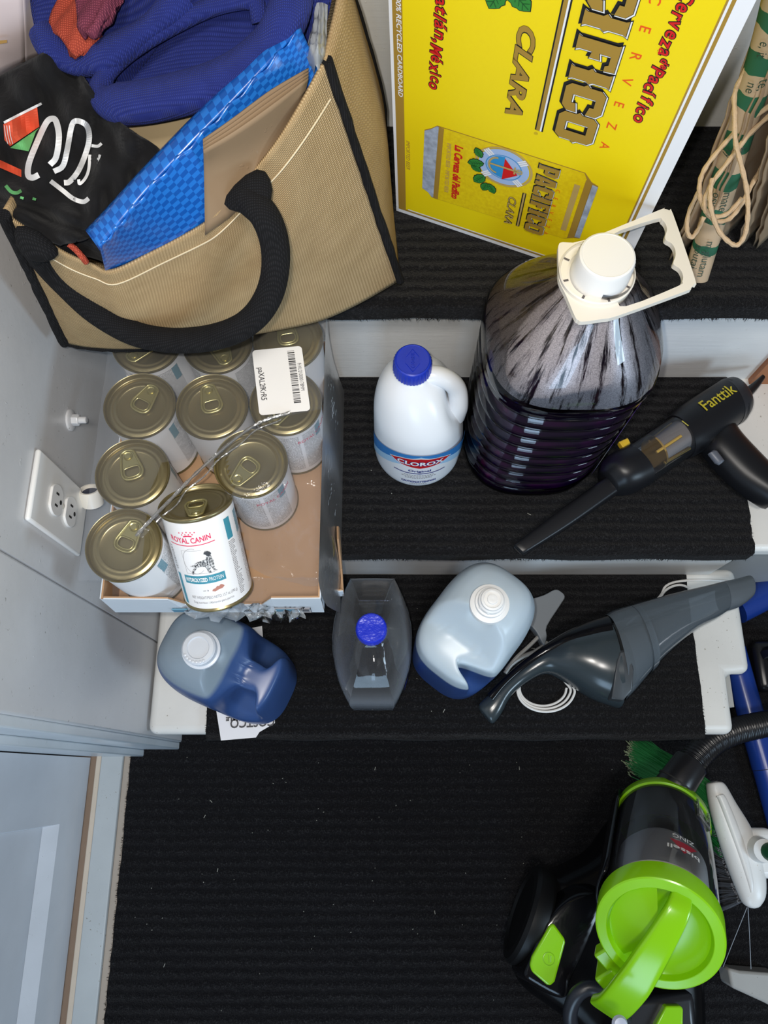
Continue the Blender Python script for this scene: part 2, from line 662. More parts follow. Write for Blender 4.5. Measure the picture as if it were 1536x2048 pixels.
# lint
f = G()
for _ in range(120):
    z = rnd.choice((0.005, 0.005, 0.005, 0.005, 0.005, 0.005, T1 + 0.0085, T2 + 0.0085))
    y = {0.005: rnd.uniform(-0.45, 0.04)}.get(z) or (rnd.uniform(0.07, 0.29) + (z > 0.4) * 0.222)
    p = Vector((rnd.uniform(-0.42, 0.45), y, z + 0.0008))
    a, l = rnd.uniform(0, pi), rnd.choice((0.0006, 0.0006, 0.0008, 0.001, 0.0028))
    d = Vector((cos(a), sin(a), 0)) * l
    n_ = Vector((-sin(a), cos(a), 0)) * 0.0005
    f.add([p - d - n_, p + d - n_, p + d + n_ + Vector((0, 0, 0.0006)), p - d + n_], [(0, 1, 2, 3)])
o = obj('lint', f, mat('lint', (0.26, 0.26, 0.23), 0.9), smooth=False)
tag(o, 'tiny pale lint specks scattered over the black carpet', 'lint', kind='stuff')

# ------------------------------------------------------------------ on the left wall
ot = empty('wall_outlet', (WX, 0.2786, 0.635), 'white double power outlet screwed to the left wall', 'outlet')
g = G(); g.box(WX + 0.0005, WX + 0.0065, 0.2400, 0.3172, 0.566, 0.7035)
obj('cover_plate', g, M['white_pl'], ot, bevel=0.004, seg=3)
for zc in (0.654, 0.615):
    Mx = Matrix.Translation((WX + 0.0065, 0.2786, zc)) @ Matrix.Rotation(pi / 2, 4, 'Y')
    g = G(); g.loft([sring(0.0175, 0.0175, z, 2.0, 40) for z in (0, 0.003)], M=Mx)
    g.v = [(v[0], v[1], zc + max(-0.0145, min(0.0145, v[2] - zc))) for v in g.v]
    so = obj('socket', g, M['white_pl'], ot, bevel=0.0006)
    for dy in (-0.0065, 0.0065):
        g = G(); g.box(WX + 0.0092, WX + 0.0098, 0.2786 + dy - 0.0012, 0.2786 + dy + 0.0012, zc - 0.002, zc + 0.005)
        obj('slot', g, M['dark'], so, smooth=False, label='black slot')
    g = G(); g.lathe([(0.0026, 0), (0.0026, 0.0004)], 14, Matrix.Translation((WX + 0.0094, 0.2786, zc - 0.0085)) @ Matrix.Rotation(pi / 2, 4, 'Y'))
    obj('ground_hole', g, M['dark'], so, label='black round hole')
g = G(); g.lathe([(0.0035, 0), (0.0035, 0.0012), (0.002, 0.002)], 16, Matrix.Translation((WX + 0.0065, 0.2786, 0.6345)) @ Matrix.Rotation(pi / 2, 4, 'Y'))
obj('screw', g, M['cream_pl'], ot)
pg = empty('wall_bolt', (WX, 0.384, 0.631), 'white painted bolt and washer sticking out of the left wall', 'bolt')
Mx = Matrix.Translation((WX + 0.001, 0.384, 0.631)) @ Matrix.Rotation(pi / 2, 4, 'Y')
g = G(); g.lathe([(0.0125, -0.001), (0.0125, 0.001), (0.011, 0.002), (0.007, 0.0024)], 28, Mx); obj('washer', g, M['wall'], pg)
g = G(); g.lathe([(0.0068, 0.002), (0.0068, 0.009), (0.0058, 0.010)], 6, Mx); obj('nut', g, M['wall'], pg, bevel=0.0006)
g = G(); g.lathe([(0.0040, 0.009), (0.0040, 0.017), (0.0032, 0.018)], 18, Mx); obj('bolt_end', g, M['wall'], pg)
g = G()
Mx = Matrix.Translation((WX + 0.0160, 0.304, 0.576)) @ Matrix.Rotation(R(-36), 4, 'X')
g.lathe([(0.0125, -0.002), (0.0125, 0.016), (0.0118, 0.018), (0.0095, 0.018), (0.0095, 0.004)], 32, Mx)
ps = empty('pipe_stub', (WX + 0.0160, 0.304, 0.576), 'short white pipe stub on the left wall beside the outlet', 'pipe')
obj('pipe', g, M['cream_pl'], ps)
g = G(); g.lathe([(0.0094, 0.0), (0.0094, 0.014)], 24, Mx); obj('bore', g, mat('bore', (0.02, 0.025, 0.05), 0.6), ps, label='dark open end')
# ------------------------------------------------------------------ canned food in shrink-wrapped trays
M['gold'] = mat('gold_lacquer', (0.27, 0.225, 0.115), 0.32, metal=0.75)
M['gold_tab'] = mat('gold_tab', (0.42, 0.375, 0.17), 0.30, metal=0.75)
M['kraft'] = painted('kraft_board', (0.42, 0.25, 0.135), amount=0.2, rough=0.75, bstr=0.05)
M['tray_white'] = painted('printed_board', (0.62, 0.68, 0.74), amount=0.1, rough=0.5, bstr=0.03)
M['teal'] = mat('teal_print', (0.045, 0.26, 0.35), 0.45)
M['red_print'] = mat('crimson_print', (0.72, 0.02, 0.10), 0.45)
M['ink'] = mat('dark_ink', (0.045, 0.045, 0.05), 0.5)
M['grey_ink'] = mat('grey_ink', (0.20, 0.20, 0.22), 0.5)
M['white_ink'] = mat('white_ink', (0.86, 0.86, 0.86), 0.45)


def can_label_mat():
    m = mat('can_label', (0.82, 0.82, 0.83), 0.35)
    tc = nd(m, 'ShaderNodeTexCoord')
    sp = nd(m, 'ShaderNodeSeparateXYZ')
    lk(m, tc.outputs['Object'], sp.inputs[0])
    ang = mth(m, 'ARCTAN2', sp.outputs[1], sp.outputs[0])
    z = sp.outputs[2]
    row = mth(m, 'MULTIPLY', z, 480.0)
    fr = mth(m, 'FRACT', row)
    inrow = mth(m, 'GREATER_THAN', fr, 0.42)
    cb = nd(m, 'ShaderNodeCombineXYZ')
    lk(m, mth(m, 'MULTIPLY', ang, 46.0), cb.inputs[0])
    lk(m, mth(m, 'MULTIPLY', mth(m, 'FLOOR', row), 7.3), cb.inputs[1])
    letters = mth(m, 'GREATER_THAN', noise(m, cb.outputs[0], 1.6, 1), 0.46)
    # blocks of small print on the back and sides, none on the front (which faces local -y)
    fa = mth(m, 'ABSOLUTE', mth(m, 'SUBTRACT', mth(m, 'FRACT', mth(m, 'DIVIDE', mth(m, 'ADD', ang, pi / 2 + 2 * pi), 2 * pi)), 0.5))
    back = mth(m, 'LESS_THAN', fa, 0.275)
    gap = mth(m, 'GREATER_THAN', mth(m, 'FRACT', mth(m, 'MULTIPLY', fa, 7.0)), 0.12)
    band = mth(m, 'MULTIPLY', mth(m, 'GREATER_THAN', z, 0.012), mth(m, 'LESS_THAN', z, 0.100))
    f = mth(m, 'MULTIPLY', mth(m, 'MULTIPLY', inrow, letters), mth(m, 'MULTIPLY', mth(m, 'MULTIPLY', back, gap), band))
    c = mixc(m, mth(m, 'MULTIPLY', f, 0.85), (0.82, 0.82, 0.83), (0.10, 0.10, 0.11))
    tb = mth(m, 'MULTIPLY', mth(m, 'MULTIPLY', mth(m, 'GREATER_THAN', fa, 0.235), mth(m, 'LESS_THAN', fa, 0.272)), mth(m, 'MULTIPLY', mth(m, 'GREATER_THAN', z, 0.075), mth(m, 'LESS_THAN', z, 0.100)))
    c = mixc(m, mth(m, 'MULTIPLY', tb, 0.8), c, (0.045, 0.22, 0.30))
    lk(m, c, bsdf(m).inputs['Base Color'])
    return m


M['can_label'] = can_label_mat()
CR, CH = 0.0365, 0.1125


def make_can(label, group):
    t = empty('food_can', (0, 0, 0), label, 'can', group)
    g = G()
    g.lathe([(0.030, 0.003), (CR + 0.0008, 0.0), (CR + 0.0012, 0.002), (CR, 0.004)], 64, cap1=False)
    obj('bottom_rim', g, M['gold'], t, local=True)
    g = G(); g.lathe([(CR, 0.004), (CR, 0.1075)], 72, cap0=False, cap1=False)
    obj('paper_label', g, M['can_label'], t, local=True, label='white printed paper label')
    g = G()
    g.lathe([(CR, 0.1073), (CR + 0.0010, 0.1085), (0.0381, 0.1100), (0.0381, 0.1118), (0.0376, 0.1125), (0.0368, 0.1122), (0.0362, 0.1105), (0.0355, 0.1078),
             (0.0345, 0.1072), (0.0335, 0.1078), (0.0318, 0.1080), (0.0308, 0.1086), (0.0295, 0.1080), (0.0272, 0.1080), (0.0262, 0.1086), (0.0248, 0.1080),
             (0.0242, 0.1077), (0.012, 0.1078), (0.0002, 0.1078)], 72, cap0=False)
    obj('lid', g, M['gold'], t, local=True, angle=60)
    # pull tab: a ring towards the middle, its nose riveted towards the rim (+y)
    z = 0.1100
    outer = catmull([(0.0, 0.0265, z), (0.0050, 0.0248, z), (0.0066, 0.0205, z), (0.0092, 0.0080, z), (0.0094, 0.0025, z), (0.0066, -0.0018, z), (0.0, -0.0030, z),
                     (-0.0066, -0.0018, z), (-0.0094, 0.0025, z), (-0.0092, 0.0080, z), (-0.0066, 0.0205, z), (-0.0050, 0.0248, z)], 5, True)
    g = G(); g.tube(outer, 0.00125, 8, True)
    hole = catmull([(0.0070, 0.0075, z), (0.0072, 0.0030, z), (0.0050, 0.0002, z), (0, -0.0006, z), (-0.0050, 0.0002, z), (-0.0072, 0.0030, z), (-0.0070, 0.0075, z), (-0.0045, 0.0092, z), (0.0045, 0.0092, z)], 4, True)
    p = curve_mesh([[(v.x, v.y) for v in outer], [(v.x, v.y) for v in hole]])
    g.add([(x, y, z - 0.0004) for x, y, _ in p.v], p.f)
    g.tube(hole, 0.0008, 6, True)
    g.v = [(v[0] * 1.12, 0.0205 + (v[1] - 0.0205) * 1.12, v[2]) for v in g.v]
    tab = obj('pull_tab', g, M['gold_tab'], t, local=True, angle=60)
    g = G(); g.lathe([(0.0048, 0.1098), (0.0044, 0.1108), (0.0034, 0.1104), (0.0030, 0.1112), (0.0003, 0.1113)], 24, Matrix.Translation((0, 0.0205, 0)), cap0=False)
    obj('rivet', g, M['gold_tab'], tab, local=True)
    return t


UP = 'wet food cans in the upper tray'
proto = make_can('gold-lidded can at the rear left corner of the upper tray, half under the burlap bag', UP)
ZU = 0.5885
spots = [  # x, y, z, turn of the tab (deg; 0 = nose away from the viewer), label
    (-0.2570, 0.4440, ZU, 140, None),
    (-0.1805, 0.4432, ZU, 205, 'gold-lidded can in the middle of the rear row, just under the bag handle'),
    (-0.1040, 0.4475, ZU, 12, 'gold-lidded can at the rear right corner of the upper tray, half under the white sticker'),
    (-0.2570, 0.3675, ZU, -28, 'gold-lidded can beside the wall bolt, second row from the bag, at the wall side'),
    (-0.1807, 0.3665, ZU, 16, 'gold-lidded can in the middle of the second row, tab pointing to the bag'),
    (-0.1035, 0.3710, ZU, 150, 'gold-lidded can at the right of the second row, mostly covered by the white sticker'),
    (-0.2565, 0.2912, ZU, 20, 'gold-lidded can nearest the wall outlet, left of the torn film'),
    (-0.1365, 0.3020, ZU, 143, 'gold-lidded can under the clear film, beside the empty right part of the tray'),
    (-0.2570, 0.2150, ZU, -22, 'gold-lidded can at the front left corner of the upper tray'),
]
for i, (x, y, z, a, lb) in enumerate(spots):
    o = proto if i == 0 else copy_tree(proto)
    o.location = (x, y, z)
    o.rotation_euler = (0, 0, R(a))
    if lb: o['label'] = lb
lower = ['rear gold-lidded can of the lower tray, seen through the film on its right side',
         'second gold-lidded can from the back in the lower tray, seen through the side film',
         'third gold-lidded can from the back in the lower tray, edge just showing',
         'front gold-lidded can of the lower tray, behind the torn carton corner']
for i, lb in enumerate(lower):
    o = copy_tree(proto)
    o.location = (-0.1115 + 0.0057 * i, 0.474 - 0.0762 * i, T2 + 0.0085)
    o.rotation_euler = (0, 0, R(40 + 70 * i))
    o['label'] = lb
    o['group'] = 'wet food cans in the lower tray'


def tray(x0, x1, y0, y1, z, label, hw=0.027, torn=False, dip=False):
    t = empty('cardboard_tray', ((x0 + x1) / 2, (y0 + y1) / 2, z), label, 'tray', 'stacked can trays')
    g = G(); g.box(x0 + 0.001, x1 - 0.001, y0 + 0.001, y1 - 0.001, z, z + 0.0035)
    obj('tray_floor', g, M['kraft'], t, smooth=False, label='bare brown inside of the tray')
    for a in range(4):
        g, li = G(), G()
        h = z + hw
        if a == 0 and dip:              # front wall, trodden down where the can leans out
            hs_ = [(x0, 0.050), (x0 + 0.070, 0.046), (x0 + 0.082, 0.020), (x0 + 0.165, 0.018), (x0 + 0.180, 0.050), (x1, hw)]
            g.loft([[(x, y0 - 0.004, z), (x, y0 - 0.0028, z), (x, y0 + 0.0012, z + k), (x, y0, z + k)] for x, k in hs_])
            li.loft([[(x, y0 - 0.0028, z + 0.003), (x, y0 - 0.001, z + 0.003), (x, y0 + 0.003, z + k - 0.0003), (x, y0 + 0.0012, z + k - 0.0003)] for x, k in hs_])
        elif a == 0: g.box(x0, x1, y0, y0 + 0.0012, z, h); li.box(x0 + 0.001, x1 - 0.001, y0 + 0.0012, y0 + 0.0030, z + 0.003, h - 0.0002)
        if a == 1: g.box(x0, x1, y1 - 0.0012, y1, z, h); li.box(x0 + 0.001, x1 - 0.001, y1 - 0.003, y1 - 0.0012, z + 0.003, h - 0.0002)
        if a == 2: g.box(x0, x0 + 0.0012, y0, y1, z, h); li.box(x0 + 0.0012, x0 + 0.003, y0, y1, z + 0.003, h - 0.0002)
        if a == 3:
            if torn:
                for q, y_, hh in ((g, x1, 0), (li, x1 - 0.0012, 0.0002)):
                    prof = [(y0, 0.012), (y0 + 0.03, 0.02), (y0 + 0.055, 0.070), (y0 + 0.075, 0.058), (y0 + 0.085, 0.020), (y1, 0.018)]
                    q.loft([[(y_ - 0.0011, yy, z), (y_, yy, z), (y_, yy, z + k - hh), (y_ - 0.0011, yy, z + k - hh)] for yy, k in prof])
            else:
                g.box(x1 - 0.0012, x1, y0, y1, z, h); li.box(x1 - 0.003, x1 - 0.0012, y0, y1, z + 0.003, h - 0.0002)
        wl = obj('side_wall', g, M['kraft'] if torn and a == 3 else M['tray_white'], t, smooth=False, label='pale printed side of the tray')
        obj('inner_board', li, M['kraft'], wl, smooth=False)
    return t


tr_lo = tray(-0.306, -0.0615, 0.2060, 0.5120, T2 + 0.0085, 'lower cardboard tray of cans, its brown torn corner showing', torn=True)
tr_lo.rotation_euler = (0, 0, R(4.2))
tr_up = tray(-0.299, -0.0665, 0.1755, 0.4860, ZU - 0.006, 'upper cardboard tray of cans with an empty brown corner', hw=0.052, dip=True)
g = G()                                                         # print on the front lip of the upper tray
for (x0, x1, z0, z1) in ((-0.232, -0.205, 0.588, 0.600), (-0.118, -0.098, 0.587, 0.602)):
    g.box(x0, x1, 0.1705, 0.1722, z0, z1)
obj('printed_mark', g, mat('slate_print', (0.10, 0.25, 0.36), 0.5), tr_up, smooth=False)
fr = G()
for (a, b, c, d) in ((-0.119, -0.080, 0.585, 0.586), (-0.119, -0.080, 0.6035, 0.6045), (-0.0805, -0.080, 0.585, 0.6045)): fr.box(a, b, 0.1705, 0.1722, c, d)
for k in range(16): fr.box(-0.097 + k * 0.00095, -0.0966 + k * 0.00095, 0.1705, 0.1722, 0.589, 0.6005)
obj('printed_barcode', fr, M['grey_ink'], tr_up, smooth=False)

# the opened can that leans in the tray, its printed front to the viewer
lean = copy_tree(proto)
lean['label'] = 'white labelled can with a drawing of a dog, leaning out over the tray front'
lean['group'] = UP
b0, t0 = Vector((-0.1790, 0.1885, 0.6125)), Vector((-0.1905, 0.2605, 0.6940))
ax = (t0 - b0).normalized()
xa = (Vector((1, 0, 0)) - ax * ax.x).normalized()
ya = ax.cross(xa)
lean.rotation_euler = Matrix((xa, ya, ax)).transposed().to_euler()
lean.location = b0
for ch in lean.children:
    if ch.name.startswith('pull_tab'): ch.rotation_euler = (0, 0, R(192))


def wrap(r, lift=0.0002, a0=-pi / 2):
    return lambda s_, t_: ((r + lift) * cos(a0 + s_ / r), (r + lift) * sin(a0 + s_ / r), t_)


def wrapped(name, g, mt, parent, r=CR, lift=0.00025, x=0.0, z=0.0, d=0.003, rot=0.0, a0=-pi / 2):
    g = split(g, d)
    c, q = cos(rot), sin(rot)
    g.v = [wrap(r, lift, a0)(x + c * v[0] - q * v[1], z + q * v[0] + c * v[1]) for v in g.v]
    return obj(name, g, mt, parent, smooth=False, local=True)


def arcline(pts, wd):               # a thin ribbon along a 2D path
    P = [Vector((x, y, 0)) for x, y in pts]
    g = G()
    vs = []
    for i, p in enumerate(P):
        d = (P[min(i + 1, len(P) - 1)] - P[max(i - 1, 0)]).normalized()
        n_ = Vector((-d.y, d.x, 0)) * wd / 2
        vs += [p - n_, p + n_]
    g.add(vs, [(2 * i, 2 * i + 2, 2 * i + 3, 2 * i + 1) for i in range(len(P) - 1)])
    return g


def dot(x, y, r, n=12):
    return G().add([(x + r * cos(2 * pi * k / n), y + r * sin(2 * pi * k / n), 0) for k in range(n)], [tuple(range(n))])


lab = [c for c in lean.children if c.name.startswith('paper_label')][0]
logo = G()
tw = text_geo('ROYAL CANIN', 0.0085, bold=0.00018, width=0.043)
logo.add([(x - 0.0215, y + 0.00012 * ((x - 0.0215) / 0.004) ** 2 * 0.6, 0) for x, y, _ in tw.v], tw.f)
cr = merge(*[dot(0.0042 * k * 0.95 - 0.001, 0.0125 + (0.0004 if k == 0 else -0.0002 * abs(k)), 0.0007) for k in (-2, -1, 0, 1, 2)],
           *[dot(0.0036 * k - 0.001, 0.0103 - 0.0002 * abs(k), 0.0007) for k in (-1.5, -0.5, 0.5, 1.5)],
           arcline([(-0.0054 + 0.0088 * k / 8, 0.0078 + 0.0007 * sin(pi * k / 8)) for k in range(9)], 0.0013))
ul = arcline([(-0.0245 + 0.049 * k / 16, -0.0016 - 0.0013 * sin(pi * k / 16)) for k in range(17)], 0.0009)
wrapped('printed_logo', merge(logo, cr, ul), M['red_print'], lab, x=-0.004, z=0.0845)
wrapped('printed_banner', rect(-0.0215, 0.0225, 0.0, 0.0098), M['teal'], lab, x=0.0, z=0.0355)
bt = merge(text_geo('HYDROLYZED', 0.0066, bold=0.0002, width=0.0235))
wrapped('printed_banner_text', bt, M['white_ink'], lab, lift=0.0005, x=-0.0195, z=0.0383)
wrapped('printed_banner_text', text_geo('PROTEIN', 0.0066, width=0.0145), M['white_ink'], lab, lift=0.0005, x=0.0058, z=0.0383)
wrapped('printed_bar', rect(0, 0.0048, 0, 0.0385), M['teal'], lab, x=-0.0325, z=0.0065)
wrapped('printed_text', text_geo('VETERINARY', 0.0056, width=0.031), M['grey_ink'], lab, x=-0.0285, z=0.049, rot=pi / 2)
wrapped('printed_text', text_geo('NET WEIGHT/PESO NETO: 13.7 oz (390 g)', 0.0048, width=0.050), M['grey_ink'], lab, x=-0.0185, z=0.0165)
wrapped('printed_text', text_geo('Dog nutrition / Alimento para perros', 0.0040, width=0.044), M['grey_ink'], lab, x=-0.0180, z=0.0105)
wrapped('printed_outline', merge(arcline([(-0.0175, 0.0), (-0.0175, 0.0275), (0.004, 0.0275)], 0.0003), arcline([(-0.0175, 0), (0.012, 0)], 0.0003),
        arcline([(-0.006 + 0.0115 * cos(a / 30 * 2 * pi) * 1.0, 0.0150 + 0.0150 * sin(a / 30 * 2 * pi)) for a in range(6, 27)], 0.0003)), M['grey_ink'], lab, x=0.001, z=0.0480)
dogm = mat('printed_dog', (0.4, 0.4, 0.4), 0.5)
lk(dogm, ramp(dogm, noise(dogm, coords(dogm), 620.0, 3, 0.7), [(0.44, (0.045, 0.045, 0.05)), (0.58, (0.70, 0.70, 0.70))]), bsdf(dogm).inputs['Base Color'])
dogp = [(-0.0105, 0.0), (-0.0085, 0.0), (-0.0080, 0.0022), (-0.0060, 0.0052), (-0.0030, 0.0085), (0.0010, 0.0090), (0.0040, 0.0085), (0.0052, 0.0050), (0.0058, 0.0012), (0.0052, 0.0),
        (0.0088, 0.0), (0.0085, 0.0035), (0.0092, 0.0080), (0.0108, 0.0040), (0.0112, 0.0010), (0.0150, 0.0012), (0.0145, 0.0022), (0.0130, 0.0028), (0.0130, 0.0090), (0.0132, 0.0140),
        (0.0124, 0.0175), (0.0120, 0.0205), (0.0128, 0.0225), (0.0118, 0.0245), (0.0098, 0.0262), (0.0075, 0.0265), (0.0062, 0.0250), (0.0055, 0.0232), (0.0060, 0.0222), (0.0076, 0.0218),
        (0.0072, 0.0195), (0.0070, 0.0175), (0.0030, 0.0160), (-0.0015, 0.0150), (-0.0045, 0.0135), (-0.0065, 0.0112), (-0.0105, 0.0098), (-0.0108, 0.0090), (-0.0072, 0.0092), (-0.0082, 0.0062), (-0.0102, 0.0030)]
wrapped('printed_dog', poly([(x * 1.05, y) for x, y in dogp]), dogm, lab, lift=0.0003, x=0.0005, z=0.0475, d=0.002)
wrapped('printed_dog_head', poly([(0.0062, 0.0250), (0.0055, 0.0232), (0.0080, 0.0225), (0.0085, 0.0205), (0.0105, 0.0190), (0.0118, 0.0215), (0.0125, 0.0240), (0.0098, 0.0262)]), M['ink'], lab, lift=0.0005, x=0.0008, z=0.0475, d=0.002)
patem = mat('printed_pate', (0.46, 0.20, 0.15), 0.5)
wrapped('printed_picture', poly([(0, 0.001), (0.003, 0.0), (0.007, 0.0015), (0.011, 0.002), (0.0135, 0.004), (0.012, 0.006), (0.010, 0.007), (0.008, 0.0055), (0.006, 0.006), (0.004, 0.004), (0.001, 0.003)]), patem, lab, x=0.0055, z=0.0245)
wrapped('printed_arrow', merge(rect(-0.0045, -0.0015, 0.0010, 0.0016), G().add([(0, 0, 0), (0.0014, 0.0013, 0), (0, 0.0026, 0)], [(0, 1, 2)])), M['grey_ink'], lab, x=0.001, z=0.0255)
sidep = G()
for col, (x0, nrow) in enumerate(((0.0345, 42), (-0.0465, 46))):
    for k in range(nrow):
        z_ = 0.010 + k * 0.0019
        if col == 0 and z_ > 0.074: continue
        w_ = rnd.uniform(0.004, 0.0085)
        x_ = x0
        while x_ < x0 + w_:
            l_ = rnd.uniform(0.0008, 0.002)
            sidep.add(*(lambda q: (q.v, q.f))(rect(x_, x_ + l_, z_, z_ + 0.0009)))
            x_ += l_ + 0.0005
    wrapped('printed_small_text', sidep, M['grey_ink'], lab, d=0.004)
    sidep = G()
wrapped('printed_block', rect(0.0345, 0.0425, 0.076, 0.1000), M['teal'], lab)
# the crimson script showing on the two cans beside the empty corner
for can_, a_ in (([o for o in bpy.data.objects if o.get('label', '').startswith('gold-lidded can at the right of the second')][0], -150 - 40),
                 ([o for o in bpy.data.objects if o.get('label', '').startswith('gold-lidded can under the clear film')][0], -165 - 30)):
    pl = [c for c in can_.children if c.name.startswith('paper_label')][0]
    wrapped('printed_logo', text_geo('ROYAL CANIN', 0.0085, width=0.043), M['red_print'], pl, x=-0.02, z=0.082, a0=R(a_))

# ------------------------------------------------------------------ torn shrink film over the upper tray
M['film'] = film('shrink_film', (0.93, 0.94, 0.96), gloss=0.12, rough=0.10, haze=0.045, hazecol=(0.75, 0.80, 0.88), bump_scale=55.0, bump_str=0.8)
M['film_side'] = film('shrink_film_side', (0.86, 0.89, 0.93), gloss=0.02, rough=0.30, haze=0.65, hazecol=(0.86, 0.92, 0.98), bump_scale=40.0, bump_str=0.5, edge=0.15)
ZT = ZU + CH + 0.0022
wrapo = empty('shrink_film', (-0.1, 0.33, ZT), 'clear torn shrink film pulled over the right half of the canned food tray', 'film')


def film_z(x, y):                    # resting on the cans, sagging into the empty corner
    z = ZT
    k = max(0.0, min(1.0, (0.285 - y) / 0.085)) * max(0.0, min(1.0, (x + 0.165) / 0.05))
    z -= 0.080 * k * k * (3 - 2 * k)
    return z + 0.0016 * sin(x * 90 + y * 41) * sin(y * 77 - x * 33) * (0.3 + 0.7 * k) + 0.0055 * k * sin(x * 140 + y * 120) + 0.003 * k * sin(x * 260 - y * 190)


edge = catmull([(-0.244, 0.222, 0), (-0.215, 0.258, 0), (-0.180, 0.299, 0), (-0.135, 0.341, 0), (-0.098, 0.356, 0)], 8)
edge = [Vector((-0.2445, 0.180, 0)), Vector((-0.2442, 0.200, 0))][:0] + edge
rows = []
n = 26
for i, e in enumerate(edge):
    row = []
    far = Vector((-0.0645, 0.19 + 0.27 * i / (len(edge) - 1), 0))
    for j in range(n + 1):
        q = e.lerp(far, j / n)
        lift = 0.004 * math.exp(-(j / 1.2) ** 2)
        row.append((q.x, q.y, film_z(q.x, q.y) + lift))
    rows.append(row)
g = G()
# leave out what would run through the leaning can
keep = []
vs = [p for r_ in rows for p in r_]
ncol = n + 1
for i in range(len(rows) - 1):
    for j in range(n):
        c = (Vector(rows[i][j]) + Vector(rows[i + 1][j + 1])) / 2
        if -0.232 < c.x < -0.140 and c.y < 0.312 - 0.1 * max(0, c.x + 0.16) / 0.02 and c.y < 0.285 + (c.x + 0.232) * 0.35: continue
        keep.append((i * ncol + j, i * ncol + j + 1, (i + 1) * ncol + j + 1, (i + 1) * ncol + j))
g.add(vs, keep)
obj('top_sheet', g, M['film'], wrapo, angle=180)
g = G()
rows = []
for i in range(31):
    y_ = 0.178 + 0.308 * i / 30
    lo_x = -0.2965
    xs = [e.x for e in edge]; ys = [e.y for e in edge]
    if y_ <= ys[0]: hi_x = -0.236
    elif y_ >= ys[-1]: hi_x = -0.0645
    else:
        k = [q for q in range(len(ys) - 1) if ys[q] <= y_][-1]
        hi_x = xs[k] + (xs[k + 1] - xs[k]) * (y_ - ys[k]) / (ys[k + 1] - ys[k])
    if y_ < 0.305: hi_x = min(hi_x, -0.236 + 0.3 * max(0, y_ - 0.27))
    rows.append([(lo_x + (hi_x - lo_x) * j / 24, y_, film_z(-0.2, 0.4) + 0.0012 * sin(y_ * 130 + j) * sin(j * 0.9 + y_ * 60)) for j in range(25)])
g.grid(rows)
obj('left_sheet', g, M['film'], wrapo, angle=180)
bead = [Vector((e.x, e.y, film_z(e.x, e.y) + 0.0035)) for e in edge]
M['film_edge'] = film('film_edge', (0.9, 0.92, 0.94), gloss=0.72, rough=0.12, haze=0.15, hazecol=(0.9, 0.9, 0.9), bump_scale=60.0, bump_str=0.5)
g = G()
g.tube(bead, [0.0011 + 0.0010 * abs(sin(i * 1.7)) for i in range(len(bead))], 8)
bead2 = [p + Vector((0.006 + 0.002 * sin(i), -0.003, -0.0012)) for i, p in enumerate(bead)]
g.tube(bead2[4:-3], [0.0005 + 0.0006 * abs(sin(i * 0.9)) for i in range(len(bead2) - 7)], 6)
obj('rolled_edge', g, M['film_edge'], wrapo)
g = G()
rows = []
for j in range(15):
    f_ = j / 14
    rows.append([(-0.0635 + 0.003 * sin(f_ * pi) * sin(y_ * 60) + 0.011 * max(0, f_ - 0.25), y_, ZT - 0.001 - f_ * (ZT - T2 - 0.012)) for y_ in [0.178 + 0.312 * k / 24 + 0.03 * max(0, f_ - 0.5) for k in range(25)]])
g.grid(rows)
obj('side_sheet', g, M['film_side'], wrapo, angle=180)
M['film_rag'] = film('film_rag', (0.9, 0.92, 0.95), gloss=0.22, rough=0.16, haze=0.30, hazecol=(0.62, 0.68, 0.74), bump_scale=50.0, bump_str=0.35)
g = G()                              # crumpled rags hanging from the front lip
for (x0, x1, drop) in ((-0.215, -0.125, 0.030), (-0.150, -0.088, 0.036)):
    rows = []
    for k in range(22):
        x_ = x0 + (x1 - x0) * k / 21
        d_ = drop * sin(pi * (k + 0.4) / 22) ** 0.5 * (0.8 + 0.25 * sin(k * 2.1))
        rows.append([(x_ + 0.003 * sin(k * 1.9 + m_), 0.1745 - 0.011 * m_ / 6 - 0.003 * sin(k * 1.3 + m_ * 0.9), 0.606 - d_ * m_ / 6 + 0.002 * sin(k + m_ * 2)) for m_ in range(7)])
    g.grid(rows)
obj('hanging_rag', g, M['film_rag'], wrapo, angle=180)
g = G()                              # front strip of film left on the tray lip
rows = []
for k in range(30):
    x_ = -0.296 + 0.23 * k / 29
    rows.append([(x_, 0.1748 - 0.0015 * abs(sin(k * 1.1)) + (0.03 if m_ == 0 else 0), 0.6125 - 0.032 * m_ / 3 + 0.0015 * sin(k * 1.7 + m_)) for m_ in range(4)])
g.grid(rows)
obj('front_strip', g, M['film'], wrapo, angle=180)

# white sticker on the film (its three square codes are left off)
s1, s2, s3, s4 = [at(px, py, ZT + 0.002) for px, py in ((519, 831), (621, 821), (602, 694), (504, 701))]
ex, ey = (s4 - s1), (s2 - s1)        # text runs from the far end towards the viewer
st = empty('shipping_sticker', (s1 + s3) / 2, 'white sticker with a barcode on the film over the cans', 'sticker')
base = (s1 + s4) / 2
L = (s4 - s1).length
u_, v_ = (s1 - s4).normalized(), (s2 - s1).normalized()
W = (s2 - s1).length


def stk(x, y, k=0):
    return s4 + u_ * x + v_ * y + Vector((0, 0, 0.0003 * k))


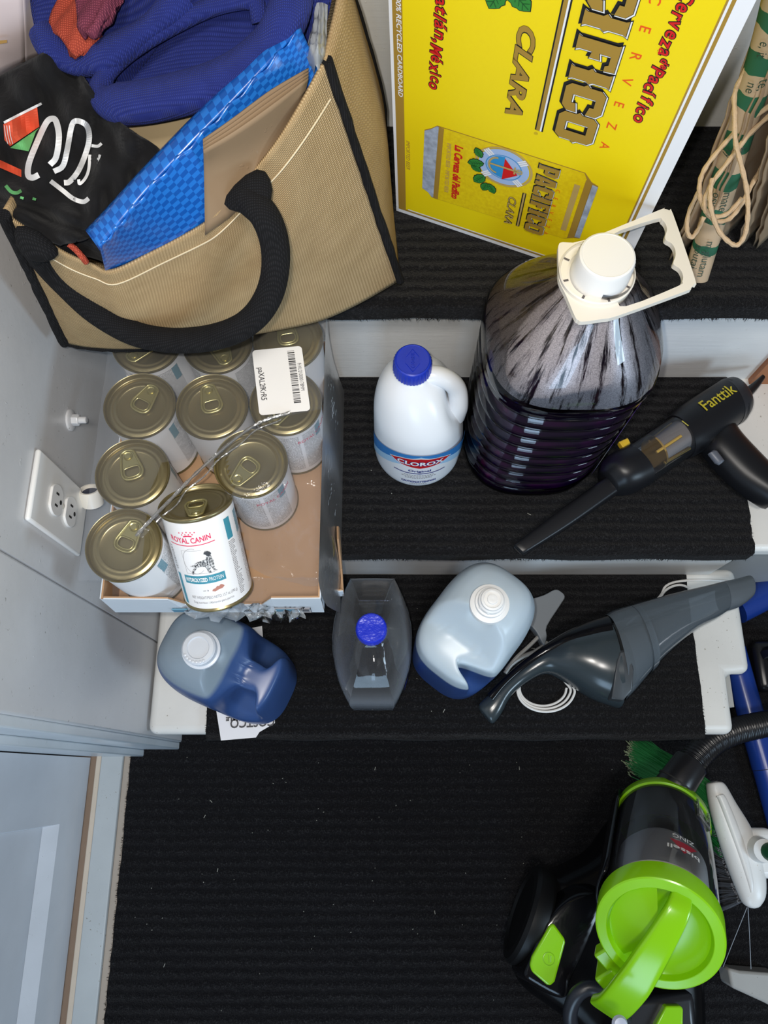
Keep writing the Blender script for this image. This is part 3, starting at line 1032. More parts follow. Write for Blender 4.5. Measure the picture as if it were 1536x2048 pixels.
cor = [(0.004 * cos(a) , 0.004 * sin(a)) for a in [pi / 2 * k / 4 for k in range(5)]]
out = [(L - 0.004 + c, W - 0.004 + q) for c, q in cor] + [(0.004 - q, W - 0.004 + c) for c, q in cor] + [(0.004 - c, 0.004 - q) for c, q in cor] + [(L - 0.004 + q, 0.004 - c) for c, q in cor]
g = poly(out); g.v = [stk(x, y, 0) for x, y, _ in g.v]
obj('paper', g, mat('sticker_paper', (0.84, 0.84, 0.85), 0.4), st, smooth=False)
g = G()
x_ = 0.005
while x_ < L - 0.010:
    w_ = rnd.choice((0.0005, 0.0005, 0.001, 0.0015))
    g.add(*(lambda q: ([stk(a, b, 1) for a, b, _ in q.v], q.f))(rect(x_, x_ + w_, W * 0.70, W * 0.84)))
    x_ += w_ + rnd.choice((0.0005, 0.0008, 0.0012))
obj('barcode', g, M['ink'], st, smooth=False)
g = text_geo('paXAL2fKrR5', 0.0085, bold=0.0001, width=L * 0.50); g.v = [stk(L * 0.28 + x, W * 0.075 + y, 1) for x, y, _ in g.v]
obj('printed_text', g, M['ink'], st, smooth=False)
g = text_geo('FrXU210000178MM', 0.0058, width=L * 0.42); g.v = [stk(L * 0.27 + x, W * 0.87 + y, 1) for x, y, _ in g.v]
obj('printed_text', g, M['ink'], st, smooth=False)
# ------------------------------------------------------------------ yellow beer case on the top stair
YAW, LEAN, BW = -0.3905, -0.1018, 0.2652
B0 = at(793, 431, T3 + 0.0085)
B0 = Vector((0.0146, 0.6191, T3 + 0.0085))
be1 = Vector((cos(YAW), sin(YAW), 0))
bn = Vector((-sin(YAW), cos(YAW), 0))
be2 = sin(LEAN) * bn + cos(LEAN) * Vector((0, 0, 1))
bout = -be1.cross(be2).normalized()
if bout.y > 0: bout = -bout
BH, BD = 0.405, 0.118


def face(a, b, k=0.0):
    return B0 + be1 * a + be2 * b + bout * (k * 0.00025)


M['yellow'] = mat('yellow_print', (0.86, 0.67, 0.004), 0.42)
M['white_board'] = mat('white_board', (0.80, 0.82, 0.86), 0.45)
M['gold_print'] = mat('gold_print', (0.36, 0.22, 0.035), 0.45)
M['gold_light'] = mat('gold_print_pale', (0.50, 0.36, 0.12), 0.45)
M['black_ink'] = mat('black_ink', (0.012, 0.012, 0.012), 0.45)
M['red_ink'] = mat('red_ink', (0.62, 0.012, 0.012), 0.45)
M['orange_ink'] = mat('orange_ink', (0.78, 0.10, 0.01), 0.45)
M['green_ink'] = mat('green_ink', (0.03, 0.22, 0.035), 0.45)
M['dkgreen_ink'] = mat('dark_green_ink', (0.012, 0.09, 0.02), 0.45)
M['blue_ink'] = mat('pale_blue_ink', (0.36, 0.50, 0.78), 0.45)
M['cyan_ink'] = mat('blue_ink', (0.03, 0.28, 0.62), 0.45)
case = empty('beer_case', B0 + be1 * 0.13 + bn * 0.05, 'yellow cardboard case of cans standing on its end on the top stair', 'box')
g = G()
bk = be1 * 0 + bn * BD
fr0 = [face(0, 0), face(BW, 0), face(BW, BH), face(0, BH)]
base_back = [Vector((p.x, p.y, T3 + 0.0085)) + bn * BD for p in (fr0[0], fr0[1])]
bkp = [base_back[0], base_back[1], fr0[2] + bn * BD, fr0[3] + bn * BD]
g.add(fr0 + bkp, [(0, 1, 2, 3), (7, 6, 5, 4), (0, 4, 5, 1), (3, 2, 6, 7), (0, 3, 7, 4), (1, 5, 6, 2)])
obj('carton', g, M['yellow'], case, smooth=False, bevel=0.0025)


def pr(name, g, mt, k, a0=0.0, b0=0.0, down=True):
    """print on the face: text x runs down the face, text y runs to the right; k is the print layer"""
    g.v = [face(a0 + y, b0 - x, k) if down else face(a0 + x, b0 + y, k) for x, y, _ in g.v]
    return obj(name, g, M[mt] if isinstance(mt, str) else mt, case, smooth=False)


pr('white_border', merge(rect(0.2535, BW, 0.0, BH), rect(0, BW, 0.0, 0.0055), rect(-0.0002, 0.0028, 0.0, BH)), 'white_board', 1, down=False)
pr('gold_border', merge(rect(0.2475, 0.2490, 0.012, BH), rect(0.2508, 0.2536, 0.0095, BH), rect(0.0, 0.2508, 0.0055, 0.0085), rect(0.0028, 0.0118, 0.0085, BH)), 'gold_print', 1, down=False)
pr('white_line', merge(rect(0.2490, 0.2508, 0.0105, BH), rect(0.0145, 0.2490, 0.0085, 0.0102)), 'white_board', 1, down=False)
fold = mat('fold_shade', (0.62, 0.48, 0.005), 0.5)
# lettering
pr('printed_text', text_geo('100% RECYCLED CARDBOARD', 0.0062, shear=0.15, bold=0.0001, width=0.108), 'white_board', 2, 0.0065, 0.2860)
pr('printed_text', text_geo('IMPORTED BEER', 0.0062, shear=0.1, width=0.043), 'gold_print', 1, 0.0132, 0.1215)


def two(name, s_, size, width, a0, b0, m1, m2, k=1, shear=0.0, bold=0.0006, rim=0.0009, caps=False, sx=1):
    pr(name, text_geo(s_, size, shear, rim, width=width, smallcaps=caps), m1, k, a0, b0)
    pr(name, text_geo(s_, size, shear, bold, width=width, smallcaps=caps), m2, k + 1, a0, b0)


def script(s_, total, a0, b0, size):        # lively heavy lettering, each letter on its own slight tilt
    dx = 0.0
    ws = [text_geo(c, size, 0.18, 0.0004) if c != ' ' else None for c in s_]
    adv = []
    for c, q in zip(s_, ws):
        adv.append(size * 0.22 if q is None else max(v[0] for v in q.v) - min(v[0] for v in q.v) + size * 0.03)
    kx = total / sum(adv)
    G1, G2 = G(), G()
    for i, (c, q) in enumerate(zip(s_, ws)):
        if q is not None:
            for gg, of in ((G1, 0.0009), (G2, 0.0002)):
                q2 = text_geo(c, size, 0.18, of)
                x0 = min(v[0] for v in ws[i].v)
                r_ = R((-7, 5, -3, 8, -5)[i % 5])
                up_ = (0.0, 0.0006, -0.0005)[i % 3]
                gg.add([(dx + kx * ((v[0] - x0) * cos(r_) - v[1] * sin(r_) * 0.6), up_ + (v[0] - x0) * sin(r_) * 0.6 + v[1] * cos(r_), 0) for v in q2.v], q2.f)
        dx += adv[i] * kx
    pr('printed_script', G1, 'black_ink', 1, a0, b0)
    pr('printed_script', G2, 'red_ink', 2, a0, b0)


script('Cerveza', 0.0560, 0.2170, 0.3560, 0.0155)
script('del', 0.0125, 0.2215, 0.2985, 0.0095)
script('Pac\u00edfico', 0.0585, 0.2170, 0.2905, 0.0150)
script('Mazatl\u00e1n,', 0.080, 0.0402, 0.3300, 0.0150)
script('M\u00e9xico', 0.0500, 0.0375, 0.2490, 0.0150)
for i, c in enumerate('CERVEZA'):
    pr('printed_text', text_geo(c, 0.0118, bold=0.0001, align='CENTER'), 'orange_ink', 1, 0.1985, 0.3420 - 0.02435 * i)
two('printed_text', 'CLARA', 0.0205, 0.094, 0.1100, 0.2915, 'black_ink', 'gold_print', shear=0.28, bold=0.0007, rim=0.0012, caps=True)
for x0, mt_, k in ((0.1385, 'black_ink', 1), (0.1398, 'gold_print', 2), (0.1432, 'white_board', 2), (0.1446, 'black_ink', 2)):
    x1 = {'gold_print': 0.1432}.get(mt_, x0 + 0.0016) if k == 2 else 0.1455
    pr('printed_rule', rect(x0, x1, 0.1895, BH), mt_, k, down=False)
pr('printed_text', text_geo('\u00ae', 0.005), 'gold_print', 1, 0.1385, 0.1870)
# heavy chamfered capitals
OCT = lambda w_: [(0.14 * w_ / 0.9, 0), (w_ * 0.86, 0), (w_, 0.13), (w_, 0.42), (w_ + 0.06, 0.5), (w_, 0.58), (w_, 0.87), (w_ * 0.86, 1), (w_ * 0.14, 1), (0, 0.87), (0, 0.58), (-0.07, 0.5), (0, 0.42), (0, 0.13)]
GL = {
    'O': (0.86, [OCT(0.86), [(0.29, 0.22), (0.57, 0.22), (0.57, 0.78), (0.29, 0.78)]]),
    'C': (0.74, [[(0.12, 0), (0.66, 0), (0.80, 0.13), (0.80, 0.38), (0.54, 0.32), (0.54, 0.22), (0.30, 0.22), (0.30, 0.78), (0.54, 0.78), (0.54, 0.68), (0.80, 0.62), (0.80, 0.87), (0.66, 1), (0.12, 1), (0, 0.87), (0, 0.58), (-0.07, 0.5), (0, 0.42), (0, 0.13)]]),
    'I': (0.40, [[(0, 0), (0.40, 0), (0.36, 0.08), (0.36, 0.42), (0.42, 0.5), (0.36, 0.58), (0.36, 0.92), (0.40, 1), (0, 1), (0.04, 0.92), (0.04, 0.58), (-0.03, 0.5), (0.04, 0.42), (0.04, 0.08)]]),
    'F': (0.68, [[(0, 0), (0.38, 0), (0.34, 0.08), (0.34, 0.38), (0.50, 0.34), (0.50, 0.60), (0.34, 0.56), (0.34, 0.82), (0.56, 0.82), (0.60, 0.74), (0.74, 0.74), (0.72, 1), (0, 1), (0.04, 0.92), (0.04, 0.08)]]),
    'P': (0.78, [[(0, 0), (0.38, 0), (0.34, 0.08), (0.34, 0.32), (0.66, 0.32), (0.78, 0.44), (0.78, 0.88), (0.66, 1), (0, 1), (0.04, 0.92), (0.04, 0.08)], [(0.34, 0.50), (0.50, 0.50), (0.50, 0.82), (0.34, 0.82)]]),
    'A': (0.80, [[(0, 0), (0.34, 0), (0.32, 0.18), (0.48, 0.18), (0.46, 0), (0.80, 0), (0.62, 1), (0.18, 1)], [(0.34, 0.36), (0.46, 0.36), (0.42, 0.70), (0.38, 0.70)]]),
}


def caps(word, a0, b0, h, length, k=2, o=1.0):
    tot = sum(GL[c][0] + 0.10 for c in word)
    kx = length / tot
    for mt_, off, sx_, sy_, kk in (('black_ink', 0.0012, -0.0011, -0.0013, k), ('black_ink', 0.0012, 0.0007, 0.0008, k), ('white_board', 0.0005, 0.0008, 0.0009, k + 1), ('black_ink', 0.0002, 0.0001, 0.0001, k + 2), ('gold_print', -0.0002, 0, 0, k + 3)):
        g = G()
        x = 0.0
        for c in word:
            w_, ps = GL[c]
            q = curve_mesh([[(kx * (x + px_), h * py_) for px_, py_ in p_] for p_ in ps], off * o)
            g.add([(v[0] + sx_ * o, v[1] + sy_ * o, 0) for v in q.v], q.f)
            x += w_ + 0.10
        pr('printed_capitals', g, mt_, kk, a0, b0)


caps('FICO', 0.1565, 0.2995, 0.0345, 0.112)
caps('CI', 0.1565, 0.3500, 0.0345, 0.046)
caps('A', 0.1565, 0.3860, 0.0345, 0.034)


# hop leaves
def leaf(a, b, ang, l, mt_='green_ink', k=1):
    pts, n_ = [], 9
    for s_ in (1, -1):
        rng = range(n_ + 1) if s_ > 0 else range(n_ - 1, 0, -1)
        for i in rng:
            t = i / n_
            wd = l * 0.30 * sin(pi * t) ** 0.7 * (1 + 0.16 * (i % 2))
            pts.append((l * t, s_ * wd))
    rot = lambda p: (p[0] * cos(ang) - p[1] * sin(ang), p[0] * sin(ang) + p[1] * cos(ang))
    g0 = curve_mesh([[rot(p) for p in pts]], 0.0006); pr('printed_leaf', g0, 'black_ink', k, a, b, down=False) if False else None
    g0.v = [face(a + x, b + y, k) for x, y, _ in g0.v]; obj('printed_leaf', g0, M['black_ink'], case, smooth=False)
    g1 = curve_mesh([[rot(p) for p in pts]], -0.0001); g1.v = [face(a + x, b + y, k + 1) for x, y, _ in g1.v]; obj('printed_leaf', g1, M[mt_], case, smooth=False)
    v_ = merge(arcline([rot((0.05 * l, 0)), rot((0.92 * l, 0))], l * 0.03), *[arcline([rot((l * t, 0)), rot((l * (t + 0.14), s_ * l * 0.17))], l * 0.025) for t in (0.2, 0.36, 0.52, 0.68) for s_ in (1, -1)])
    v_.v = [face(a + x, b + y, k + 2) for x, y, _ in v_.v]; obj('leaf_veins', v_, M['dkgreen_ink'], case, smooth=False)


leaf(0.0935, 0.3200, R(-112), 0.0245)
leaf(0.0965, 0.3200, R(-37), 0.0250)
# the can drawn on the carton: a from .031 to .209 is its length, b from .045 to .157 its width
canm = mat('printed_can', (0.70, 0.50, 0.012), 0.40)
lk(canm, ramp(canm, noise(canm, coords(canm), 260.0, 3), [(0.35, (0.74, 0.53, 0.005)), (0.7, (0.83, 0.64, 0.007))]), bsdf(canm).inputs['Base Color'])
silver = mat('printed_silver', (0.30, 0.36, 0.48), 0.4)
lk(silver, ramp(silver, noise(silver, coords(silver), 120.0, 3), [(0.30, (0.24, 0.28, 0.36)), (0.70, (0.46, 0.54, 0.68))]), bsdf(silver).inputs['Base Color'])
flat = lambda pts: [(x, y) for x, y in pts]
for pts, mt_, k in (
        ([(0.0315, 0.0560), (0.0385, 0.0520), (0.0425, 0.0455), (0.1935, 0.0500), (0.2020, 0.0560), (0.2090, 0.0585), (0.2090, 0.1440), (0.2020, 0.1465), (0.1935, 0.1560), (0.0460, 0.1560), (0.0400, 0.1500), (0.0330, 0.1450)], 'gold_print', 1),
        ([(0.0470, 0.0462), (0.1930, 0.0505), (0.1990, 0.0560), (0.1990, 0.1440), (0.1930, 0.1553), (0.0500, 0.1553)], canm, 2),
        ([(0.0315, 0.0565), (0.0385, 0.0525), (0.0425, 0.0465), (0.0445, 0.0465), (0.0475, 0.1550), (0.0455, 0.1550), (0.0400, 0.1490), (0.0330, 0.1440)], silver, 2),
        ([(0.2035, 0.0590), (0.2092, 0.0600), (0.2092, 0.1430), (0.2035, 0.1440)], silver, 3),
        ([(0.0460, 0.0460), (0.0500, 0.0462), (0.0530, 0.1552), (0.0490, 0.1553)], 'gold_print', 3),
        ([(0.1965, 0.0540), (0.2030, 0.0570), (0.2030, 0.1450), (0.1965, 0.1480)], 'gold_print', 3),
        ([(0.1872, 0.0640), (0.1930, 0.0640), (0.1930, 0.1375), (0.1872, 0.1375)], 'gold_light', 3)):
    g = poly(pts); pr('printed_can', g, mt_, k, down=False)
rope = lambda r1, r0: merge(*[curve_mesh([[(0.1165 + r1 * 1.04 * cos(2 * pi * k / 48), 0.1290 + r1 * 0.93 * sin(2 * pi * k / 48)) for k in range(48)], [(0.1165 + r0 * 1.04 * cos(2 * pi * k / 48), 0.1290 + r0 * 0.93 * sin(2 * pi * k / 48)) for k in range(48)]])])
pr('printed_lifebuoy', rope(0.0285, 0.0262), 'gold_light', 4, down=False)
pr('printed_lifebuoy', rope(0.0262, 0.0), 'blue_ink', 4, down=False) if False else None
g = G().add([(0.1165 + 0.0260 * cos(2 * pi * k / 48), 0.1290 + 0.0238 * sin(2 * pi * k / 48), 0) for k in range(48)], [tuple(range(48))]); pr('printed_lifebuoy', g, 'blue_ink', 4, down=False)
pr('printed_lifebuoy', rope(0.0180, 0.0170), 'cyan_ink', 5, down=False)
g = G().add([(0.1165 + 0.0165 * cos(pi * k / 24 + pi / 2), 0.1290 + 0.0150 * sin(pi * k / 24 + pi / 2), 0) for k in range(25)], [tuple(range(25))]); pr('printed_lifebuoy', g, 'cyan_ink', 5, down=False)
g = poly([(0.1165, 0.1425), (0.1165, 0.1120), (0.1315, 0.1245)]); pr('printed_flag', g, 'red_ink', 6, down=False)
pr('printed_anchor', merge(arcline([(0.1020, 0.1300), (0.1340, 0.1300)], 0.0022), arcline([(0.1100 - 0.0085 * cos(pi * k / 12 - pi / 2), 0.1300 + 0.0105 * sin(pi * k / 12 - pi / 2)) for k in range(13)], 0.0020),
   arcline([(0.1280, 0.1250), (0.1280, 0.1350)], 0.0016), arcline([(0.1325 + 0.0030 * cos(2 * pi * k / 14), 0.1300 + 0.003 * sin(2 * pi * k / 14)) for k in range(15)], 0.0012)), 'gold_light', 7, down=False)
for ang in (40, 135, 225, 315):
    c_, s_ = cos(R(ang)), sin(R(ang))
    g = G()
    for q in range(3):
        o_ = (q - 1) * 0.0024
        g = merge(g, arcline([(0.1165 + 0.0185 * c_ - o_ * s_, 0.1290 + 0.0175 * s_ + o_ * c_), (0.1165 + 0.0282 * c_ - o_ * s_, 0.1290 + 0.0262 * s_ + o_ * c_)], 0.0019))
    pr('printed_lashing', g, 'white_board', 6, down=False)
for a, b, an, l in ((0.0930, 0.1330, 120, 0.013), (0.0960, 0.1260, 200, 0.017), (0.0940, 0.1130, 150, 0.012), (0.0985, 0.1090, 235, 0.017), (0.1020, 0.0990, 255, 0.013), (0.1040, 0.0990, 300, 0.014)):
    leaf(a, b, R(an), l, k=5)
caps('PACIFICO', 0.1500, 0.1505, 0.0205, 0.108, k=4, o=0.42)
for x0, x1, mt_, k in ((0.1400, 0.1440, 'black_ink', 4), (0.1412, 0.1430, 'gold_light', 5)):
    pr('printed_rule', rect(x0, x1, 0.0465, 0.1020 if k else 0.12), mt_, k, down=False)
for i, c in enumerate('CERVEZA'):
    pr('printed_text', text_geo(c, 0.0062, align='CENTER'), 'orange_ink', 4, 0.1715, 0.1205 - 0.0117 * i)
two('printed_text', 'CLARA', 0.0120, 0.045, 0.1270, 0.0900, 'black_ink', 'gold_light', k=4, shear=0.28, bold=0.0, rim=0.0004, caps=True)
pr('printed_text', text_geo('La Cerveza del Pac\u00edfico', 0.0115, 0.2, 0.00045, width=0.082), 'red_ink', 4, 0.0655, 0.1390)
pr('printed_text', text_geo('IMPORTED BEER \u2022 IMPORTED BEER', 0.0065, width=0.075), 'gold_light', 4, 0.0570, 0.1380)

# ------------------------------------------------------------------ bleach bottle
cx, cy, cz = 0.0450, 0.4205, T2 + 0.0085
M['hdpe'] = mat('white_bottle', (0.77, 0.80, 0.84), 0.28)
M['cap_blue'] = mat('blue_cap', (0.012, 0.035, 0.42), 0.32)
bl = empty('bleach_bottle', (cx, cy, cz), 'white bleach bottle with a blue cap on the middle stair', 'bottle')
prof = [(0.0530, 0.0, 0, 1), (0.0568, 0.003, 0, 1), (0.0578, 0.009, 0, 1), (0.0578, 0.060, 0, 1), (0.0576, 0.112, 0, 1), (0.0570, 0.130, -0.0005, 1), (0.0525, 0.148, -0.003, 0.98),
        (0.0460, 0.164, -0.0065, 0.98), (0.0370, 0.178, -0.0102, 1.0), (0.0270, 0.188, -0.0127, 1), (0.0200, 0.193, -0.0135, 1), (0.0180, 0.198, -0.0135, 1), (0.0180, 0.206, -0.0135, 1)]
yo = lambda z: 0.009 * min(1.0, max(0.0, (z - 0.11) / 0.09))
rings = []
for r, z, ox, fy in prof:
    ring = []
    for j in range(64):
        a = 2 * pi * j / 64
        k = 1.0
        # hand hollow in the upper right side, beside the grip
        d = math.exp(-((z - 0.145) / 0.030) ** 2) * max(0, cos(a)) ** 3
        k -= 0.42 * d
        ring.append((cx + ox + r * k * cos(a), cy + yo(z) + r * fy * sin(a), cz + z))
    rings.append(ring)
g = G(); g.loft(rings)
body = obj('bottle_body', g, M['hdpe'], bl, sub=1)
hp = catmull([(cx - 0.012, cy + 0.006, cz + 0.178), (cx + 0.008, cy + 0.007, cz + 0.1875), (cx + 0.026, cy + 0.006, cz + 0.181), (cx + 0.039, cy + 0.004, cz + 0.162), (cx + 0.0435, cy - 0.003, cz + 0.135), (cx + 0.0420, cy - 0.004, cz + 0.108)], 8)
g = G(); g.tube(hp, [0.0125 - 0.001 * sin(pi * i / (len(hp) - 1)) for i in range(len(hp))], 16)
obj('handle', g, M['hdpe'], bl)
g = G()
n = 72
rr = lambda r, z: [(cx - 0.0135 + (r + (0.0007 if j % 2 else 0)) * cos(2 * pi * j / n), cy + 0.009 + (r + (0.0007 if j % 2 else 0)) * sin(2 * pi * j / n), cz + z) for j in range(n)]
pl = lambda r, z: [(cx - 0.0135 + r * cos(2 * pi * j / n), cy + 0.009 + r * sin(2 * pi * j / n), cz + z) for j in range(n)]
g.loft([pl(0.0205, 0.1990), rr(0.0212, 0.1995), rr(0.0208, 0.2150), pl(0.0200, 0.2180), pl(0.0185, 0.2190), pl(0.0178, 0.2184)])
cap = obj('cap', g, M['cap_blue'], bl, angle=25)
dm = G()
dpts = [(-0.014, 0), (-0.004, 0.0075), (0.004, 0.0075), (0.014, 0), (0.004, -0.0075), (-0.004, -0.0075), (-0.014, 0)]
e_ = arcline(dpts, 0.0010); e_ = merge(e_, text_geo('CLOROX', 0.0062, width=0.018))
tx = text_geo('CLOROX', 0.0058, bold=0.0001, width=0.019)
e_ = merge(arcline(dpts, 0.0010), G().add([(x - 0.0095, y - 0.0021, 0) for x, y, _ in tx.v], tx.f))
e_.v = [(cx - 0.0135 - y + 0.0, cy + 0.009 + x, cz + 0.2190) for x, y, _ in e_.v]
eo = obj('embossing', e_, M['cap_blue'], cap, smooth=False, solid=0.0010)
LR = 0.0579
lw_ = lambda nm, g, mt_, **k: wrapped_at(nm, g, mt_, body, (cx, cy, cz), LR, **k)


def wrapped_at(name, g, mt_, parent, org, r, lift=0.0004, x=0.0, z=0.0, d=0.004, a0=-pi / 2):
    g = split(g, d)
    f_ = wrap(r, lift, a0)
    g.v = [tuple(Vector(org) + Vector(f_(x + v[0], z + v[1]))) for v in g.v]
    return obj(name, g, M[mt_] if isinstance(mt_, str) else mt_, parent, smooth=False)


top_ = lambda s_: 0.108 - 0.046 * (s_ / 0.09) ** 2
ss = [-0.088 + 0.176 * k / 32 for k in range(33)]
M['label_blue'] = mat('label_blue', (0.035, 0.20, 0.52), 0.35)
M['label_pale'] = mat('label_pale_blue', (0.36, 0.58, 0.80), 0.35)
M['label_red'] = mat('label_red', (0.50, 0.01, 0.015), 0.35)
M['label_navy'] = mat('label_navy', (0.015, 0.03, 0.22), 0.35)
g = G(); g.add([(s_, top_(s_), 0) for s_ in ss] + [(s_, max(0.012, top_(s_) - 0.004 - 0.030 * (abs(s_) / 0.088) ** 0.8), 0) for s_ in ss], [(k, k + 1, 34 + k, 33 + k) for k in range(32)])
lw_('label_band', g, 'label_blue')
g = G(); g.add([(s_, max(0.012, top_(s_) - 0.004 - 0.030 * (abs(s_) / 0.088) ** 0.8), 0) for s_ in ss] + [(s_, max(0.011, top_(s_) - 0.022 - 0.030 * (abs(s_) / 0.088) ** 0.8), 0) for s_ in ss], [(k, k + 1, 34 + k, 33 + k) for k in range(32)])
lw_('label_band', g, 'label_pale')
dia = lambda w_, h_: [(-w_, 0), (-w_ * 0.62, h_ * 0.62), (0, h_), (w_ * 0.62, h_ * 0.62), (w_, 0), (w_ * 0.62, -h_ * 0.62), (0, -h_), (-w_ * 0.62, -h_ * 0.62)]
lw_('label_emblem', poly(dia(0.041, 0.0165)), 'white_ink', lift=0.0006, z=0.084)
lw_('label_emblem', poly(dia(0.039, 0.0150)), 'label_red', lift=0.0008, z=0.084)
lw_('label_text', rect(-0.034, 0.034, -0.0062, 0.0062), 'label_navy', lift=0.0010, z=0.084) if False else None
tg = text_geo('CLOROX', 0.0150, bold=0.0011, width=0.060); tg.v = [(x, y, 0) for x, y, z in tg.v]
lw_('label_text', tg, 'label_navy', lift=0.0010, x=-0.0302, z=0.0783)
tg = text_geo('CLOROX', 0.0150, bold=0.0004, width=0.0585)
lw_('label_text', tg, 'white_ink', lift=0.0012, x=-0.0292, z=0.0787)
lw_('label_text', text_geo('Original', 0.0085, bold=0.0002, width=0.029), 'label_navy', x=-0.0145, z=0.0555)
lw_('label_rule', rect(-0.034, 0.034, 0.0490, 0.0510), 'label_navy')
for k, (z_, w__) in enumerate(((0.0430, 0.040), (0.0385, 0.046), (0.034, 0.036))):
    lw_('label_text', text_geo('kills germs and whitens laundry now', 0.0040, width=w__), 'grey_ink', x=-w__ / 2, z=z_) if False else None
    q = merge(*[rect(-w__ / 2 + i * w__ / 12, -w__ / 2 + (i + 0.75) * w__ / 12, 0, 0.0013) for i in range(12)])
    lw_('label_small_print', q, 'grey_ink', z=z_)
lw_('label_text', text_geo('CAUTION/ATTENTION', 0.0072, bold=0.0003, width=0.046), 'label_navy', x=-0.023, z=0.0195)
q = merge(*[rect(-0.012 + i * 0.003, -0.0098 + i * 0.003, 0, 0.0012) for i in range(8)]); lw_('label_small_print', q, 'grey_ink', z=0.0145)
# raised name on the shoulder
g = split(text_geo('CLOROX', 0.014, width=0.036), 0.004)
g.v = [(cx - 0.004 + x, 0, z_ + y) for x, y, z_ in g.v]


# ------------------------------------------------------------------ big jug of purple cleaner
jx, jy, jz = 0.1945, 0.4345, T2 + 0.0085
M['pet'] = film('clear_pet', (0.96, 0.95, 0.97), gloss=0.32, rough=0.03)
jug = empty('cleaner_jug', (jx, jy, jz), 'big clear ribbed jug of purple cleaner with a white handle ring', 'jug')
pf = [(0.076, 0.0, 2.4), (0.0845, 0.003, 2.5), (0.0880, 0.010, 2.6)]
for k in range(9):
    z = 0.022 + k * 0.0232
    b_, e_ = -0.0004, 2.6 + 0.03 * k
    pf += [(0.0875 + b_, z - 0.0035, e_), (0.0848 + b_, z, e_), (0.0875 + b_, z + 0.0035, e_), (0.0900 + b_, z + 0.008, e_), (0.0908 + b_, z + 0.0116, e_), (0.0900 + b_, z + 0.0152, e_)]
pf = [(r * 1.004, z * 1.10, e) for r, z, e in pf]
pf += [(0.0905, 0.250, 2.9), (0.0915, 0.257, 2.9), (0.0905, 0.266, 2.8), (0.0865, 0.283, 2.6), (0.0770, 0.301, 2.4), (0.0650, 0.319, 2.25), (0.0525, 0.337, 2.1), (0.0410, 0.352, 2.0), (0.0335, 0.363, 2.0), (0.0265, 0.368, 2.0), (0.0250, 0.380, 2.0)]
pf = [(r, z, e, max(0.0, z - 0.25) * -0.07) for r, z, e in pf]          # the neck sits a little forward
g = G(); g.loft([sring(r, r * 0.985, jz + z, e, 72, jx - 0.5 * o_, jy + o_) for r, z, e, o_ in pf], cap1=False)
shell = obj('bottle_shell', g, M['pet'], jug, angle=60, label='clear ribbed plastic shell')
LV = 0.265
M['purple'] = mat('purple_liquid', (0.018, 0.0015, 0.032), 0.08, spec=0.5)
pm = M['purple']
lk(pm, ramp(pm, noise(pm, coords(pm), 26.0, 3), [(0.45, (0.006, 0.0008, 0.014)), (0.66, (0.022, 0.001, 0.026)), (0.80, (0.11, 0.002, 0.055))]), bsdf(pm).inputs['Base Color'])  # brightest magenta patches are glints of light painted into the colour
pq = [q for q in pf if q[1] <= LV]
g = G(); g.loft([sring(r - 0.0022, (r - 0.0022) * 0.985, jz + max(z, 0.002), e, 72, jx - 0.5 * o_, jy + o_) for r, z, e, o_ in pq])
obj('purple_liquid', g, M['purple'], jug, angle=60)
# mist and run-down streaks inside the shoulder
ms = bpy.data.materials.new('condensation'); ms.use_nodes = True
ms.node_tree.nodes.clear()
out = nd(ms, 'ShaderNodeOutputMaterial')
tc = nd(ms, 'ShaderNodeTexCoord'); sp = nd(ms, 'ShaderNodeSeparateXYZ'); lk(ms, tc.outputs['Object'], sp.inputs[0])
ang = mth(ms, 'ARCTAN2', sp.outputs[1], sp.outputs[0])
cb = nd(ms, 'ShaderNodeCombineXYZ'); lk(ms, mth(ms, 'MULTIPLY', ang, 2.6), cb.inputs[0]); lk(ms, mth(ms, 'MULTIPLY', sp.outputs[2], 4.0), cb.inputs[1])
streak = ramp(ms, noise(ms, cb.outputs[0], 3.2, 5, 0.68), [(0.40, (0, 0, 0)), (0.50, (1, 1, 1))])
grain = ramp(ms, noise(ms, coords(ms), 900.0, 2, 0.7), [(0.36, (0.55, 0.55, 0.55)), (0.62, (1, 1, 1))])
fac = mth(ms, 'MULTIPLY', mth(ms, 'MULTIPLY', streak, grain), 0.80)
tr = nd(ms, 'ShaderNodeBsdfTransparent'); tr.inputs[0].default_value = (0.80, 0.76, 0.82, 1)
df = nd(ms, 'ShaderNodeBsdfPrincipled'); df.inputs['Base Color'].default_value = (0.74, 0.69, 0.70, 1); df.inputs['Roughness'].default_value = 0.35; df.inputs['Metallic'].default_value = 0.35
mx = nd(ms, 'ShaderNodeMixShader'); lk(ms, fac, mx.inputs[0]); lk(ms, tr.outputs[0], mx.inputs[1]); lk(ms, df.outputs[0], mx.inputs[2]); lk(ms, mx.outputs[0], out.inputs[0])
pq = [q for q in pf if 0.259 <= q[1] <= 0.369]
g = G(); g.loft([sring(r - 0.0012, (r - 0.0012) * 0.985, z, e, 96, -0.5 * o_, o_) for r, z, e, o_ in pq], False, False)
obj('condensation', g, ms, jug, local=True, angle=180)
g = G()
for k, (z0, z1, a0, a1) in enumerate(((0.035, 0.240, -0.75, 1.1),)):
    rows = []
    for i in range(13):
        a = a0 + (a1 - a0) * i / 12
        rows.append([(jx + 0.0926 * math.copysign(abs(cos(a)) ** (2 / 2.6), cos(a)), jy + 0.0912 * math.copysign(abs(sin(a)) ** (2 / 2.6), sin(a)), jz + z0 + (z1 - z0) * q / 6) for q in range(7)])
    g.grid(rows)
lm_ = mat('purple_label', (0.16, 0.03, 0.42), 0.35)
